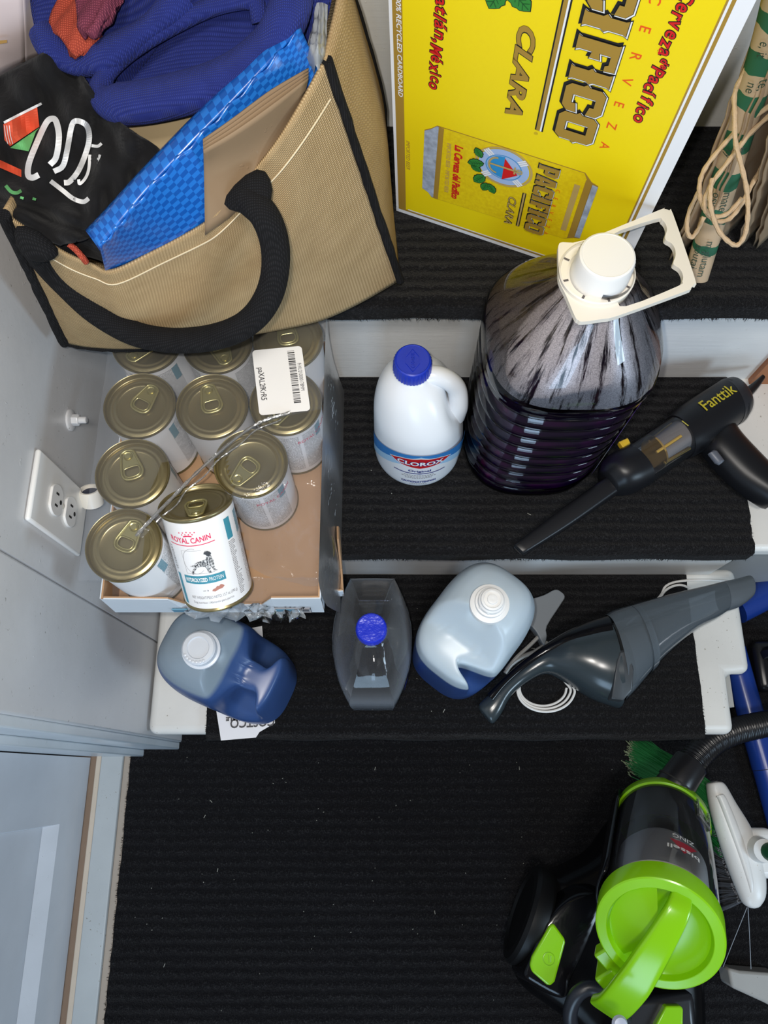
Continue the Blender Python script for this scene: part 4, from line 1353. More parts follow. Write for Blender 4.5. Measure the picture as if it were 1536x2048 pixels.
lk(lm_, ramp(lm_, noise(lm_, coords(lm_, (1, 1, 0.8)), 24.0, 2), [(0.30, (0.13, 0.02, 0.40)), (0.52, (0.20, 0.05, 0.50)), (0.60, (0.55, 0.60, 0.75)), (0.72, (0.75, 0.62, 0.10))]), bsdf(lm_).inputs['Base Color'])
obj('side_label', g, lm_, jug, angle=180)
zk = jz + 0.3690
g = G(); ring_c = at(1190.7, 552.7, zk)
tilt = Matrix.Translation(ring_c) @ Matrix.Rotation(R(0), 4, 'X')
z5 = lambda X, Y: at(1080 + X / 4.518, 400 + Y / 4.518, zk)
outer = [(158, 470), (165, 420), (200, 398), (400, 378), (1060, 112), (1110, 100), (1160, 112), (1195, 150), (1388, 720), (1385, 770), (1350, 815), (1300, 842), (700, 1060), (560, 1090), (380, 1115), (340, 1100), (310, 1070), (230, 880), (165, 740), (160, 600)]
hole = [(590, 362), (1035, 190), (1095, 200), (1128, 240), (1138, 290), (1122, 340), (1128, 378), (1180, 410), (1210, 460), (1215, 520), (1195, 580), (1205, 605), (1255, 640), (1282, 700), (1275, 750), (1235, 795), (770, 975), (680, 900), (560, 640)]
sm = lambda pts: [(p.x, p.y) for p in catmull([z5(*q) for q in pts], 3, True)]
hd = curve_mesh([sm(outer), sm(hole)])
cen = (ring_c.x, ring_c.y)
g.add([(x, y, zk) for x, y, _ in hd.v], hd.f)
hr = obj('carry_handle', g, M['cream_pl'], jug, smooth=False, solid=0.0055, bevel=0.0012)
g = G(); g.lathe([(0.0265, -0.002), (0.0340, -0.002), (0.0344, 0.0070), (0.0332, 0.0080), (0.0325, 0.0050), (0.0265, 0.0046)], 64, Matrix.Translation(ring_c + Vector((0.0, 0.0, 0.0))), False, False)
co = obj('collar', g, M['cream_pl'], hr)
g = G()
for k in range(8):
    a = 2 * pi * (k + 0.35) / 8
    d = Vector((cos(a), sin(a), 0)); n_ = Vector((-sin(a), cos(a), 0)) * 0.0011
    p0, p1 = ring_c + d * 0.0272 + Vector((0, 0, 0.0052)), ring_c + d * 0.0324 + Vector((0, 0, 0.0052))
    g.add([p0 - n_, p1 - n_, p1 + n_, p0 + n_], [(0, 1, 2, 3)])
obj('slit', g, mat('slit', (0.10, 0.09, 0.09), 0.7), co, smooth=False)
g = G()
n = 96
kk = lambda r, z, q=0: [(jx + (r + (q if j % 2 else 0)) * cos(2 * pi * j / n), jy - 0.007 + (r + (q if j % 2 else 0)) * sin(2 * pi * j / n), jz + z) for j in range(n)]
g.loft([kk(0.0268, 0.368), kk(0.0268, 0.373), kk(0.0262, 0.3745, 0.0004), kk(0.0252, 0.3965, 0.0004), kk(0.0243, 0.3997), kk(0.0226, 0.4005), kk(0.0220, 0.4002)])
obj('screw_cap', g, M['white_pl'], jug, angle=25)
# ------------------------------------------------------------------ burlap tote bag on the top stair, with what is stuffed in it
M['burlap'] = weave('burlap', (0.25, 0.160, 0.072), (0.60, 0.445, 0.250), 130.0, rough=0.95, bstr=0.7, kind='UV')
M['burlap_in'] = weave('burlap_lining', (0.36, 0.27, 0.15), (0.56, 0.45, 0.28), 150.0, rough=0.9, bstr=0.4, kind='UV')
M['black_felt'] = weave('black_webbing', (0.003, 0.003, 0.0035), (0.017, 0.017, 0.019), 170.0, rough=1.0, bstr=0.7)


def crom(P, t):
    n = len(P) - 1
    i = min(int(t * n), n - 1)
    f_ = t * n - i
    p0 = P[i - 1] if i else P[0] * 2 - P[1]
    p3 = P[i + 2] if i + 2 <= n else P[-1] * 2 - P[-2]
    p1, p2 = P[i], P[i + 1]
    return 0.5 * ((2 * p1) + (p2 - p0) * f_ + (2 * p0 - 5 * p1 + 4 * p2 - p3) * f_ * f_ + (3 * p1 - p0 - 3 * p2 + p3) * f_ ** 3)


def patch(rows, nu=24, nv=24, warp=None):
    """smooth sheet through a net of 3D points (rows of equal length)"""
    rows = [[Vector(p) for p in r] for r in rows]
    cols = []
    for j in range(nu + 1):
        P = [crom(r, j / nu) for r in rows]
        cols.append(P)
    out = []
    for i in range(nv + 1):
        row = []
        for j in range(nu + 1):
            p = crom(cols[j], i / nv)
            if warp: p = p + warp(j / nu, i / nv)
            row.append(p)
        out.append(row)
    return out


def sheet(name, rows, mt, parent, nu=24, nv=24, warp=None, solid=0.003, uv=None, **k):
    pts = patch(rows, nu, nv, warp)
    g = G(); g.grid(pts)
    o = obj(name, g, mt, parent, solid=solid, angle=180, **k)
    if uv:
        me = o.data
        lay = me.uv_layers.new(name='uv')
        for p in me.polygons:
            for li in p.loop_indices:
                vi = me.loops[li].vertex_index
                lay.data[li].uv = ((vi % (nu + 1)) / nu * uv[0], (vi // (nu + 1)) / nv * uv[1])
    return o


A = lambda *ps: [at(*p) for p in ps]
bag = empty('tote_bag', (-0.16, 0.56, T3 + 0.0085), 'burlap tote bag with black trim, stuffed full, on the top stair', 'bag')
rim = A((6, 425, .945), (60, 462, .925), (125, 503, .905), (182, 528, .890), (224, 541, .885), (312, 500, .895), (395, 455, .910), (440, 418, .925), (500, 350, .945), (547, 292, .965), (597, 215, .985), (650, 118, 1.0))
bot = A((128, 684, .718), (170, 692, .716), (222, 696, .714), (272, 696, .714), (322, 694, .714), (380, 688, .714), (440, 678, .714), (500, 668, .714), (560, 658, .714), (640, 640, .714), (715, 607, .712), (798, 560, .712))
midp = []
for k, (a, b) in enumerate(zip(bot, rim)):
    m_ = (a + b) / 2
    m_ += Vector((0, -0.014 * sin(pi * k / 11) - (0.0 if k else 0), 0))
    midp.append(m_)


def bagwarp(u, v):
    s_ = sin(pi * v) * sin(pi * min(1, u * 1.05))
    return Vector((0, -1, 0.3)) * (0.0065 * s_ * sin(u * 25 - v * 8) * max(0.0, u - 0.25) * 1.6 + 0.004 * s_ * sin(u * 12 + v * 6))


front = sheet('front_panel', [bot, midp, rim], M['burlap'], bag, 66, 40, bagwarp, solid=0.003, uv=(0.40, 0.31))
# the stitched band below the rim
band = []
pts = patch([bot, midp, rim], 66, 40, bagwarp)
off = Vector((0, -0.0022, 0.0012))
g = G(); g.tube([pts[36][j] + off for j in range(2, 66)], 0.0006, 6)
obj('stitching', g, mat('stitch_thread', (0.70, 0.60, 0.42), 0.8), front)
# left gusset, right gusset, back and base
Lf = [pts[i][0] for i in range(0, 41, 10)]
Rf = [pts[i][66] for i in range(0, 41, 10)]
Bl = [Vector((-0.338, 0.700, .708)), Vector((-0.345, 0.700, .74)), Vector((-0.345, 0.695, .77)), Vector((-0.335, 0.69, .80)), Vector((-0.33, 0.685, .83))]
Br = [Vector((0.000, 0.672, .706)), Vector((0.000, 0.668, .765)), Vector((-0.004, 0.660, .825)), Vector((-0.027, 0.651, .930)), Vector((-0.050, 0.645, 1.03))]
sheet('left_gusset', [Bl, [(a + b) / 2 + Vector((0.012, 0, 0)) for a, b in zip(Lf, Bl)], Lf], M['burlap'], bag, 16, 16, uv=(0.3, 0.2))
rg = sheet('right_gusset', [Rf, [(a + b) / 2 + Vector((0.002 + 0.003 * k, 0, 0.0)) for k, (a, b) in enumerate(zip(Rf, Br))], Br], M['burlap'], bag, 20, 20, uv=(0.30, 0.12), label='burlap side gusset')
sheet('back_panel', [Bl, [(a + b) / 2 + Vector((0, 0.01, 0)) for a, b in zip(Bl, Br)], Br], M['burlap_in'], bag, 20, 16, uv=(0.3, 0.3))
sheet('bag_base', [[pts[0][0] + Vector((0, 0, .001)), Bl[0]], [pts[0][33] + Vector((0, 0, .001)), (Bl[0] + Br[0]) / 2], [pts[0][66] + Vector((0, 0, .001)), Br[0]]], M['burlap'], bag, 12, 12, uv=(0.2, 0.3))
# black edge trim
for pth, r in (([pts[i][66] + Vector((0.001, -0.001, 0)) for i in range(0, 41, 2)], 0.0046), ([pts[i][0] + Vector((0.0005, -0.002, 0)) for i in range(0, 41, 2)], 0.0052), ([pts[0][j] + Vector((0, -0.001, -0.0015)) for j in range(0, 22)], 0.0026), (catmull(Br, 8), 0.0040)):
    g = G(); g.tube([p + Vector((rnd.uniform(-1, 1), rnd.uniform(-1, 1), 0)) * 0.0004 for p in pth], [r * rnd.uniform(0.9, 1.1) for _ in pth], 10)
    obj('black_trim', g, M['black_felt'], bag, label='black felt edge trim')
# the round handle with its two stitched tabs
hp = catmull(A((492, 395, .944), (528, 430, .940), (548, 480, .918), (551, 535, .895), (538, 590, .872), (508, 635, .850), (462, 664, .832), (400, 679, .815), (330, 680, .805), (262, 664, .808), (190, 622, .825), (130, 566, .850), (88, 520, .880), (60, 478, .915)), 7)
g = G(); g.tube(hp, 0.0118, 14)
hd_ = obj('handle', g, M['black_felt'], bag, label='thick black rolled handle')
for pl_ in ([(520, 322, .958), (545, 352, .952), (548, 398, .944), (520, 424, .938), (478, 420, .936), (440, 408, .934), (466, 366, .946)],
            [(30, 438, .945), (75, 452, .938), (128, 498, .918), (112, 514, .915), (88, 522, .910), (55, 512, .915), (36, 480, .926)]):
    P = [at(*p) + Vector((0, -0.004, 0.002)) for p in pl_]
    c_ = sum(P, Vector()) / len(P)
    nrm = Vector((0, -0.75, 0.66))
    g = G()
    g.loft([[c_ + (p - c_) * s_ + nrm * h_ for p in P] for s_, h_ in ((1.0, -0.006), (1.03, 0.0), (0.95, 0.006), (0.5, 0.010))])
    obj('handle_tab', g, M['black_felt'], hd_, sub=1)

# ---- what is in the bag
M['tarp'] = mat('blue_tarp', (0.012, 0.17, 0.68), 0.24)
tm = M['tarp']
tcx = nd(tm, 'ShaderNodeTexCoord')
ck = nd(tm, 'ShaderNodeTexChecker'); ck.inputs['Scale'].default_value = 1.0
lk(tm, tcx.outputs['UV'], ck.inputs['Vector'])
ck.inputs['Color1'].default_value = (0.006, 0.080, 0.36, 1); ck.inputs['Color2'].default_value = (0.014, 0.150, 0.54, 1)
lk(tm, ck.outputs['Color'], bsdf(tm).inputs['Base Color'])
lk(tm, bump(tm, ck.outputs['Fac'], 0.25, 0.0008), bsdf(tm).inputs['Normal'])
tarp = empty('blue_tarp_bag', at(400, 300, .93), 'glossy bright blue woven plastic bag, folded flat, sticking out of the burlap tote', 'bag')
top = A((586, 36, 1.0), (520, 100, .990), (440, 182, .978), (360, 262, .966), (280, 345, .952), (214, 418, .940), (172, 462, .932))
top2 = A((600, 56, 1.012), (538, 126, 1.003), (459, 210, .990), (378, 292, .978), (300, 374, .963), (238, 448, .950), (200, 494, .941))
low = A((642, 150, .985), (600, 228, .965), (545, 312, .945), (470, 400, .922), (380, 470, .900), (290, 520, .880), (212, 548, .872))
sheet('front_face', [top2, [(a + b) / 2 for a, b in zip(top2, low)], low], tm, tarp, 60, 30, lambda u, v: Vector((0, 0, 0.0016 * sin(u * 60) * math.exp(-v * 6))), solid=0.002, uv=(40, 17))
sheet('folded_hem', [top, [(a + b) / 2 + Vector((0, 0, 0.006)) for a, b in zip(top, top2)], top2], tm, tarp, 60, 8, None, solid=0.002, uv=(40, 4))
sheet('back_face', [top, [p + Vector((0.0, 0.012, -0.08)) for p in top]], tm, tarp, 30, 4, None, solid=0.002, uv=(40, 8))
kb = empty('folded_paper_bag', at(480, 300, .95), 'flat brown paper bag folded behind the tote rim, beside the blue plastic bag', 'bag')
for k in range(4):
    d = Vector((0.0, 0.0022 * k, -0.0004 * k))
    rows = [[p + d for p in A((407 - 1 * k, 300 - 3 * k, .985), (470, 262 - 6 * k, .993), (540, 213 - 7 * k, .998), (616, 156 - 3 * k, 1.000))], [p + d for p in A((408, 350, .955), (462, 330, .960), (530, 285, .965), (610, 190, .985))], [p + d for p in A((410, 470, .905), (470, 425, .920), (545, 345, .940), (622, 205, .965))]]
    sheet('paper_layer', rows, M['kraft_bag'] if 'kraft_bag' in M else M.setdefault('kraft_bag', painted('kraft_paper', (0.26, 0.175, 0.10), amount=0.15, rough=0.7, bstr=0.1)), kb, 16, 12, None, solid=0.0012)

M['navy'] = weave('navy_mesh', (0.006, 0.010, 0.085), (0.032, 0.052, 0.31), 210.0, rough=0.75, bstr=0.9)
bsdf(M['navy']).inputs['Sheen Weight'].default_value = 0.10
bsdf(M['navy']).inputs['Sheen Tint'].default_value = (0.45, 0.5, 1.0, 1)
navy = empty('mesh_laundry_bag', at(380, 100, .96), 'deep blue mesh cloth bag with a rolled lip, crammed in the top of the tote', 'cloth')
W_ = lambda a_, f1, f2: (lambda u, v: Vector((0, 0, a_ * sin(u * f1 + v * 5) * sin(v * f2 + u * 3))))
sheet('cloth', [A((60, -60, 1.0), (250, -80, 1.02), (450, -80, 1.03), (680, -60, 1.02)), A((78, 80, .965), (250, 60, .975), (450, 50, .985), (655, 45, .99)), A((120, 180, .945), (250, 190, .942), (420, 190, .945), (610, 130, .955)), A((190, 235, .930), (300, 242, .925), (420, 220, .93), (560, 200, .935))], M['navy'], navy, 40, 30, W_(0.006, 16, 9), solid=0.003)
lip = catmull(A((592, -40, 1.02), (575, 32, 1.012), (535, 100, .995), (455, 158, .985), (350, 192, .975), (262, 208, .968), (218, 205, .965), (202, 178, .968), (222, 138, .975), (275, 92, .985), (350, 48, .995), (430, 12, 1.005), (505, 2, 1.01), (520, 45, 1.0)), 8)
g = G(); g.tube(lip, [0.0155 if 3 < i < 42 else 0.0155 - 0.0090 * min(1, (i - 42) / 20) if i >= 42 else 0.014 for i in range(len(lip))], 16)
obj('rolled_lip', g, M['navy'], navy, label='thick rolled blue lip')
sheet('pocket_wall', [A((228, 150, .962), (300, 100, .970), (385, 40, .985), (480, 60, .982), (540, 95, .978)), A((250, 190, .945), (310, 140, .945), (385, 75, .955), (470, 90, .955), (520, 110, .965)), A((262, 205, .955), (330, 185, .940), (400, 150, .945), (460, 130, .955), (505, 120, .968))], M['navy'], navy, 30, 20, W_(0.003, 22, 6), solid=0.002)
sheet('outer_fold', [A((195, 210, .960), (290, 226, .955), (400, 200, .962), (510, 150, .972), (600, 50, .995)), A((215, 232, .945), (300, 240, .940), (400, 216, .945), (505, 168, .955), (610, 95, .965)), A((225, 240, .938), (300, 244, .930), (400, 220, .935), (505, 182, .945), (620, 120, .945))], M['navy'], navy, 40, 10, W_(0.003, 30, 4), solid=0.002)
f2 = catmull(A((82, 60, .985), (110, 100, .978), (152, 128, .972), (205, 118, .978), (262, 82, .988), (318, 40, .998), (372, -10, 1.008)), 8)
g = G(); g.tube(f2, [0.0105 + 0.002 * sin(i * 0.3) for i in range(len(f2))], 12)
obj('second_fold', g, M['navy'], navy)
M['redmesh'] = weave('red_mesh', (0.20, 0.02, 0.012), (0.58, 0.11, 0.06), 200.0, rough=0.8)
M['maroon'] = weave('maroon_mesh', (0.07, 0.012, 0.03), (0.30, 0.07, 0.11), 200.0, rough=0.8)
rc = empty('red_mesh_cloth', at(150, 60, .99), 'crumpled orange-red mesh cloth tucked in the blue mesh bag', 'cloth')
sheet('cloth', [A((130, -20, 1.0), (165, -30, 1.0), (200, -30, 1.0)), A((100, 58, .988), (140, 50, .998), (190, 50, .994)), A((125, 72, .985), (148, 100, .990), (205, 78, .988)), A((142, 112, .982), (160, 114, .984), (185, 92, .984))], M['redmesh'], rc, 16, 16, W_(0.003, 12, 9))
mc = empty('maroon_mesh_cloth', at(200, 40, 1.0), 'dull maroon mesh cloth lying over the orange-red one', 'cloth')
sheet('cloth', [A((152, -40, 1.012), (200, -40, 1.016), (255, -40, 1.01)), A((156, 20, 1.006), (195, 20, 1.012), (238, 10, 1.006)), A((158, 55, 1.002), (185, 62, 1.006), (222, 40, 1.002)), A((170, 72, .998), (188, 72, 1.0), (205, 60, .998))], M['maroon'], mc, 16, 16, W_(0.003, 13, 8))
fl = empty('flat_card_folder', at(320, 240, .90), 'flat tan folder with a pale edge, half hidden under the blue mesh bag', 'folder')
sheet('tan_face', [A((225, 246, .925), (320, 232, .935), (420, 206, .945)), A((255, 290, .915), (345, 285, .92), (430, 240, .925)), A((310, 340, .90), (370, 320, .90), (440, 260, .91))], M['burlap_in'], fl, 10, 10)
g = G(); g.tube(catmull(A((228, 250, .928), (280, 240, .934), (350, 226, .940), (422, 210, .947)), 6), 0.0022, 8)
obj('pale_edge', g, mat('pale_edge', (0.75, 0.66, 0.64), 0.6), fl, label='pinkish white edge')
M['sky_pl'] = film('grey_carrier_plastic', (0.75, 0.78, 0.8), gloss=0.35, rough=0.25, haze=0.55, hazecol=(0.50, 0.53, 0.56))
gp = empty('grey_carrier_bag', at(630, 90, .98), 'wisp of crumpled grey plastic bag in the right corner of the tote', 'bag')
sheet('plastic', [A((634, 5, 1.01), (645, 5, 1.012), (656, 10, 1.01)), A((622, 60, 1.0), (640, 62, 1.012), (654, 62, 1.002)), A((608, 108, .995), (632, 98, 1.012), (652, 108, 1.0)), A((618, 140, .985), (634, 138, .998), (650, 130, .992))], M['sky_pl'], gp, 14, 20, lambda u, v: Vector((0, 0, 0.004 * sin(u * 21 + v * 8) * sin(v * 17))), solid=0)
pp = empty('pink_paper_bag', at(40, 60, .97), 'pinkish white paper bag standing at the left end of the tote', 'bag')
M['pinkpaper'] = mat('pinkish_paper', (0.80, 0.68, 0.68), 0.6)
sheet('paper_front', [A((-60, 190, .90), (10, 150, .905), (50, 128, .91)), A((-60, 60, .965), (5, 55, .968), (48, 50, .970)), A((-60, -60, 1.02), (0, -60, 1.02), (42, -60, 1.02))], M['pinkpaper'], pp, 8, 8, solid=0.001)
sheet('paper_side', [A((50, 128, .91), (70, 118, .91), (89, 110, .905)), A((48, 50, .970), (66, 50, .960), (84, 50, .955)), A((42, -60, 1.02), (62, -60, 1.01), (82, -60, 1.0))], M['pinkpaper'], pp, 8, 8, solid=0.001)
q0 = A((-20, 84, .958), (16, 80, .960), (16, 86, .957), (-20, 92, .954))
g = G(); g.add([p + Vector((0, -0.0012, 0.0012)) for p in q0], [(0, 1, 2, 3)]); obj('gold_dash', g, mat('gold_dash', (0.55, 0.33, 0.10), 0.5), pp, smooth=False)
# black printed T-shirt: one height function carries both cloth and print
M['jersey'] = mat('black_jersey', (0.011, 0.011, 0.012), 0.95, sheen=0.05, spec=0.1)
jm = M['jersey']
lk(jm, bump(jm, noise(jm, coords(jm, (1, 1, 1)), 120.0, 4), 0.5, 0.002), bsdf(jm).inputs['Normal'])
shirt = empty('printed_black_shirt', at(150, 300, .94), 'crumpled black shirt with white, red and green print, spilling out of the tote', 'shirt')


def shz(px, py):
    z = 0.952 - 0.00016 * (py - 250) + 0.00005 * (px - 120)
    z += 0.0060 * sin(px * 0.046 + py * 0.030) + 0.0040 * sin(px * 0.083 - py * 0.05) + 0.0030 * sin(px * 0.13 + py * 0.02) * (px > 150)
    d = (px - 205) * 0.86 - (py - 200) * 0.5
    z += 0.006 * math.exp(-(d / 20) ** 2)
    d2 = (py - 400) - (px - 60) * 0.42
    z += 0.007 * math.exp(-(d2 / 12) ** 2) - 0.006 * math.exp(-((d2 - 22) / 12) ** 2) + 0.006 * math.exp(-((d2 - 42) / 10) ** 2)
    return z


def on_shirt(px, py, k=0.0):
    return at(px, py, shz(px, py) + k)


left = [(-40, 175), (-50, 240), (-50, 300), (-45, 350), (-40, 395), (10, 435), (70, 468), (120, 490)]
right = [(108, 96), (150, 132), (200, 205), (262, 262), (318, 300), (300, 345), (250, 400), (205, 470)]
rows = []
n = 46
Lp = [Vector((a, b, 0)) for a, b in left]; Rp = [Vector((a, b, 0)) for a, b in right]
for i in range(n + 1):
    a, b = crom(Lp, i / n), crom(Rp, i / n)
    rows.append([on_shirt(*(a.lerp(b, j / 50)).xy) for j in range(51)])
g = G(); g.grid(rows)
cl = obj('cloth', g, M['jersey'], shirt, angle=180, solid=0.0025)
s4_ = lambda X, Y: (X / 4.453, 60 + Y / 4.453)


def shirt_print(pts, mt_, k=0.0030, holes=None):
    g = split(curve_mesh([[s4_(*p) for p in pts]] + [[s4_(*p) for p in h] for h in (holes or [])]), 9)
    g.v = [tuple(on_shirt(v[0], v[1], k)) for v in g.v]
    obj('shirt_print', g, mt_, cl, smooth=False)


def shirt_line(pts, wd, mt_, k=0.0033):
    g = arcline([(p.x, p.y) for p in catmull([(*s4_(*q), 0) for q in pts], 6)], wd)
    g.v = [tuple(on_shirt(v[0], v[1], k)) for v in g.v]
    obj('shirt_print', g, mt_, cl, smooth=False)


M['pr_white'] = mat('shirt_white', (0.78, 0.78, 0.78), 0.7); M['pr_red'] = mat('shirt_red', (0.66, 0.08, 0.03), 0.7); M['pr_green'] = mat('shirt_green', (0.12, 0.42, 0.14), 0.7)
shirt_print([(30, 840), (330, 680), (350, 860), (90, 1035), (40, 980)], M['pr_red'])
shirt_print([(90, 1050), (350, 870), (320, 905), (255, 1080)], M['pr_green'], 0.0032)
shirt_line([(35, 825), (180, 750), (370, 655)], 5, M['pr_white'])
for k in (0, 1, 2): shirt_line([(38 + 22 * k, 850), (50 + 22 * k, 940), (70 + 22 * k, 1015)], 1.2, M['pr_white'])
shirt_print([(-60, 1130), (190, 1245), (190, 1310), (-60, 1200)], M['pr_red'])
shirt_line([(445, 1200), (500, 1130), (525, 950), (500, 815), (460, 790), (410, 830), (330, 1000), (260, 1180), (250, 1290), (290, 1315), (345, 1290)], 12, M['pr_white'])
shirt_line([(480, 1260), (560, 1210), (600, 1060), (640, 850), (690, 810), (770, 850), (795, 950), (770, 1080), (700, 1250), (620, 1350), (570, 1360)], 11, M['pr_white'])
shirt_line([(815, 1030), (870, 1035), (905, 1010)], 6, M['pr_white']); shirt_line([(800, 1110), (790, 1240), (760, 1320), (710, 1370), (700, 1330)], 6, M['pr_white'])
shirt_line([(850, 1190), (880, 1140), (890, 1110)], 5, M['pr_white'])
shirt_line([(450, 1345), (560, 1430), (650, 1500), (740, 1530), (790, 1500)], 9, M['pr_white'])
shirt_line([(50, 1385), (100, 1440), (150, 1450), (190, 1430)], 7, M['pr_green']); shirt_line([(180, 1490), (210, 1500)], 5, M['pr_green']); shirt_line([(290, 1500), (320, 1510)], 5, M['pr_green'])
g = G(); g.tube(catmull(A((138, 488, .918), (152, 500, .914), (165, 515, .908), (172, 524, .902)), 5), 0.0026, 8)
rs = obj('red_cloth_scrap', g, M['redmesh'], None); tag(rs, 'scrap of red cloth showing behind the left end of the tote rim', 'cloth')
g = G(); g.grid(patch([A((100, 470, .905), (160, 470, .905), (235, 500, .900)), A((120, 505, .885), (180, 515, .872), (225, 530, .872))], 10, 6))
dk = obj('black_cloth_scrap', g, M['jersey'], None, solid=0.003); tag(dk, 'black cloth pressed down behind the left end of the tote rim', 'cloth')

# ------------------------------------------------------------------ folded paper carrier bags with twine handles at the right of the top stair
M['kraft_dark'] = painted('kraft_paper_dark', (0.33, 0.23, 0.14), amount=0.1, rough=0.75, bstr=0.1)
M['twine'] = mat('paper_twine', (0.58, 0.41, 0.25), 0.8)
tw_ = M['twine']
lk(tw_, bump(tw_, noise(tw_, coords(tw_, (1, 1, 1)), 260.0, 2), 0.6, 0.002), bsdf(tw_).inputs['Normal'])
z6 = lambda X, Y, z: at(1300 + X / 3.53, Y / 3.53, z)
ZB = T3 + 0.0085
roll = empty('printed_paper_bag', at(1393, 545, ZB), 'kraft paper bag folded narrow, printed with green bands and words, beside the beer case', 'bag')
pm_ = mat('kraft_green_print', (0.46, 0.34, 0.22), 0.7)
spz = nd(pm_, 'ShaderNodeSeparateXYZ'); tco = nd(pm_, 'ShaderNodeTexCoord'); lk(pm_, tco.outputs['Object'], spz.inputs[0])
zz = mth(pm_, 'ADD', mth(pm_, 'MULTIPLY', spz.outputs[2], 25.0), mth(pm_, 'MULTIPLY', noise(pm_, coords(pm_), 38.0, 2), 0.55))
bandm = mth(pm_, 'LESS_THAN', mth(pm_, 'FRACT', mth(pm_, 'ADD', zz, 0.10)), 0.44)
up_ = mth(pm_, 'GREATER_THAN', spz.outputs[2], 0.035)
lk(pm_, mixc(pm_, mth(pm_, 'MULTIPLY', bandm, up_), (0.46, 0.34, 0.22), (0.015, 0.11, 0.055)), bsdf(pm_).inputs['Base Color'])
axp = [at(1391, 556, ZB + 0.002), at(1432, 418, ZB + 0.075), at(1480, 262, ZB + 0.160), at(1540, 70, ZB + 0.255), at(1580, -90, ZB + 0.33)]
ra = catmull(axp, 8)
g = G(); g.tube(ra, 0.0135, 20, flat=0.75, up=(0.35, 0.9, 0.1))
rl = obj('paper_roll', g, pm_, roll)
inkg = mat('green_black_ink', (0.03, 0.06, 0.04), 0.6)


def roll_text(s_, t_, size, side):
    c0 = crom([Vector(p) for p in axp], t_); c1 = crom([Vector(p) for p in axp], min(1, t_ + 0.05))
    ax_ = (c0 - c1).normalized()
    view = (Vector((0, 0, CAMZ)) - c0).normalized()
    sd = ax_.cross(view).normalized()
    vv = sd.cross(ax_).normalized()
    if vv.dot(view) < 0: vv = -vv
    g = text_geo(s_, size)
    g = split(g, 0.004)
    vs = []
    for x, y, _ in g.v:
        o_ = side + y
        h_ = math.sqrt(max(0.0, 0.0139 ** 2 - min(abs(o_), 0.0135) ** 2))
        vs.append(c0 + ax_ * x - sd * o_ + vv * (h_ * 0.92 + 0.0008))
    g.v = [tuple(v) for v in vs]
    obj('printed_words', g, inkg, rl, smooth=False)


for s_, t_, sd_ in (('m glutam', 0.16, 0.001), ('soutai, ci,', 0.14, -0.009), ('mate', 0.335, 0.003), ('osy, vita', 0.33, -0.007), ('fas', 0.48, 0.003), ('ry', 0.47, -0.007), ('te,', 0.665, 0.003), ('ne', 0.655, -0.006), ('glute', 0.78, 0.003), ('e, it', 0.77, -0.006), ('n', 0.90, 0.003)):
    roll_text(s_, t_, 0.0115, sd_)


def carrier(label, b_px, t_px, depth, mt_, layers=2, zt=0.25):
    b, t = at(*b_px, ZB), at(*t_px, ZB + zt)
    o = empty('paper_carrier_bag', b, label, 'bag', 'folded kraft paper bags')
    for k in range(layers):
        d = Vector(depth)
        s_ = Vector((d.y, -d.x, 0)).normalized() * 0.0045 * k
        w1 = Vector((0, 0, 0.004 * k))
        bow = Vector((d.y, -d.x, 0)).normalized() * 0.002
        rows = [[b + s_, b + s_ + d * 0.5 + bow * 0.5, b + s_ + d], [(b + t) / 2 + s_ + bow, (b + t) / 2 + s_ + d * 0.5 + bow, (b + t) / 2 + s_ + d], [t + s_ + w1, t + s_ + d * 0.5, t + s_ + d]]
        for r_ in rows:
            for p in r_: p.y = min(p.y, 0.738)
        sheet('paper_side', rows, mt_, o, 8, 16, lambda u, v: Vector((0.0012 * sin(v * 40), 0, 0)), solid=0.0012)
    return o


b1 = carrier('flat kraft paper bag nearest the beer case, seen edge on', (1338, 520), (1512, 60), (0.085, 0.085, 0), M['kraft_dark'], 2)
b2 = carrier('flat kraft paper bag with twine loops, behind the green printed one', (1372, 530), (1545, 90), (0.085, 0.08, 0), M['kraft_dark'], 2)
b3 = carrier('flat kraft paper bag at the right edge of the top stair', (1506, 492), (1590, 200), (0.08, 0.08, 0), M['kraft_dark'], 2)
b4 = carrier('dark kraft paper bag second from the right edge of the top stair', (1476, 486), (1560, 180), (0.08, 0.08, 0), M['kraft_dark'], 2)


def twine(pts, parent, r=0.0023):
    P = catmull([z6(*p) for p in pts], 8)
    g = G(); g.tube(P, [r * (1 + 0.12 * sin(i * 1.3)) for i in range(len(P))], 8)
    obj('twine_handle', g, M['twine'], parent, label='twisted tan twine handle')


twine([(860, 735, .895), (640, 900, .868), (520, 1020, .852), (400, 1170, .836), (352, 1285, .824), (356, 1400, .812), (400, 1500, .802), (470, 1560, .795), (560, 1545, .797), (640, 1450, .806), (705, 1330, .815), (790, 1180, .82)], b2)
twine([(860, 800, .885), (700, 950, .866), (560, 1130, .846), (440, 1290, .828), (388, 1410, .816), (394, 1490, .808), (450, 1530, .802), (550, 1505, .805), (650, 1400, .815)], b2)
twine([(700, 450, .925), (604, 640, .898), (598, 800, .884), (604, 1000, .866), (640, 1150, .852), (682, 1330, .834), (692, 1500, .818), (672, 1650, .800), (620, 1728, .790), (560, 1710, .792), (480, 1620, .802), (430, 1470, .818), (425, 1350, .828), (440, 1260, .834)], b1)
twine([(345, 1350, .795), (275, 1500, .775), (262, 1620, .762), (292, 1676, .756), (340, 1620, .762), (382, 1530, .772)], b1)
# ------------------------------------------------------------------ jugs on the lowest stair
ZC = T1 + 0.0085


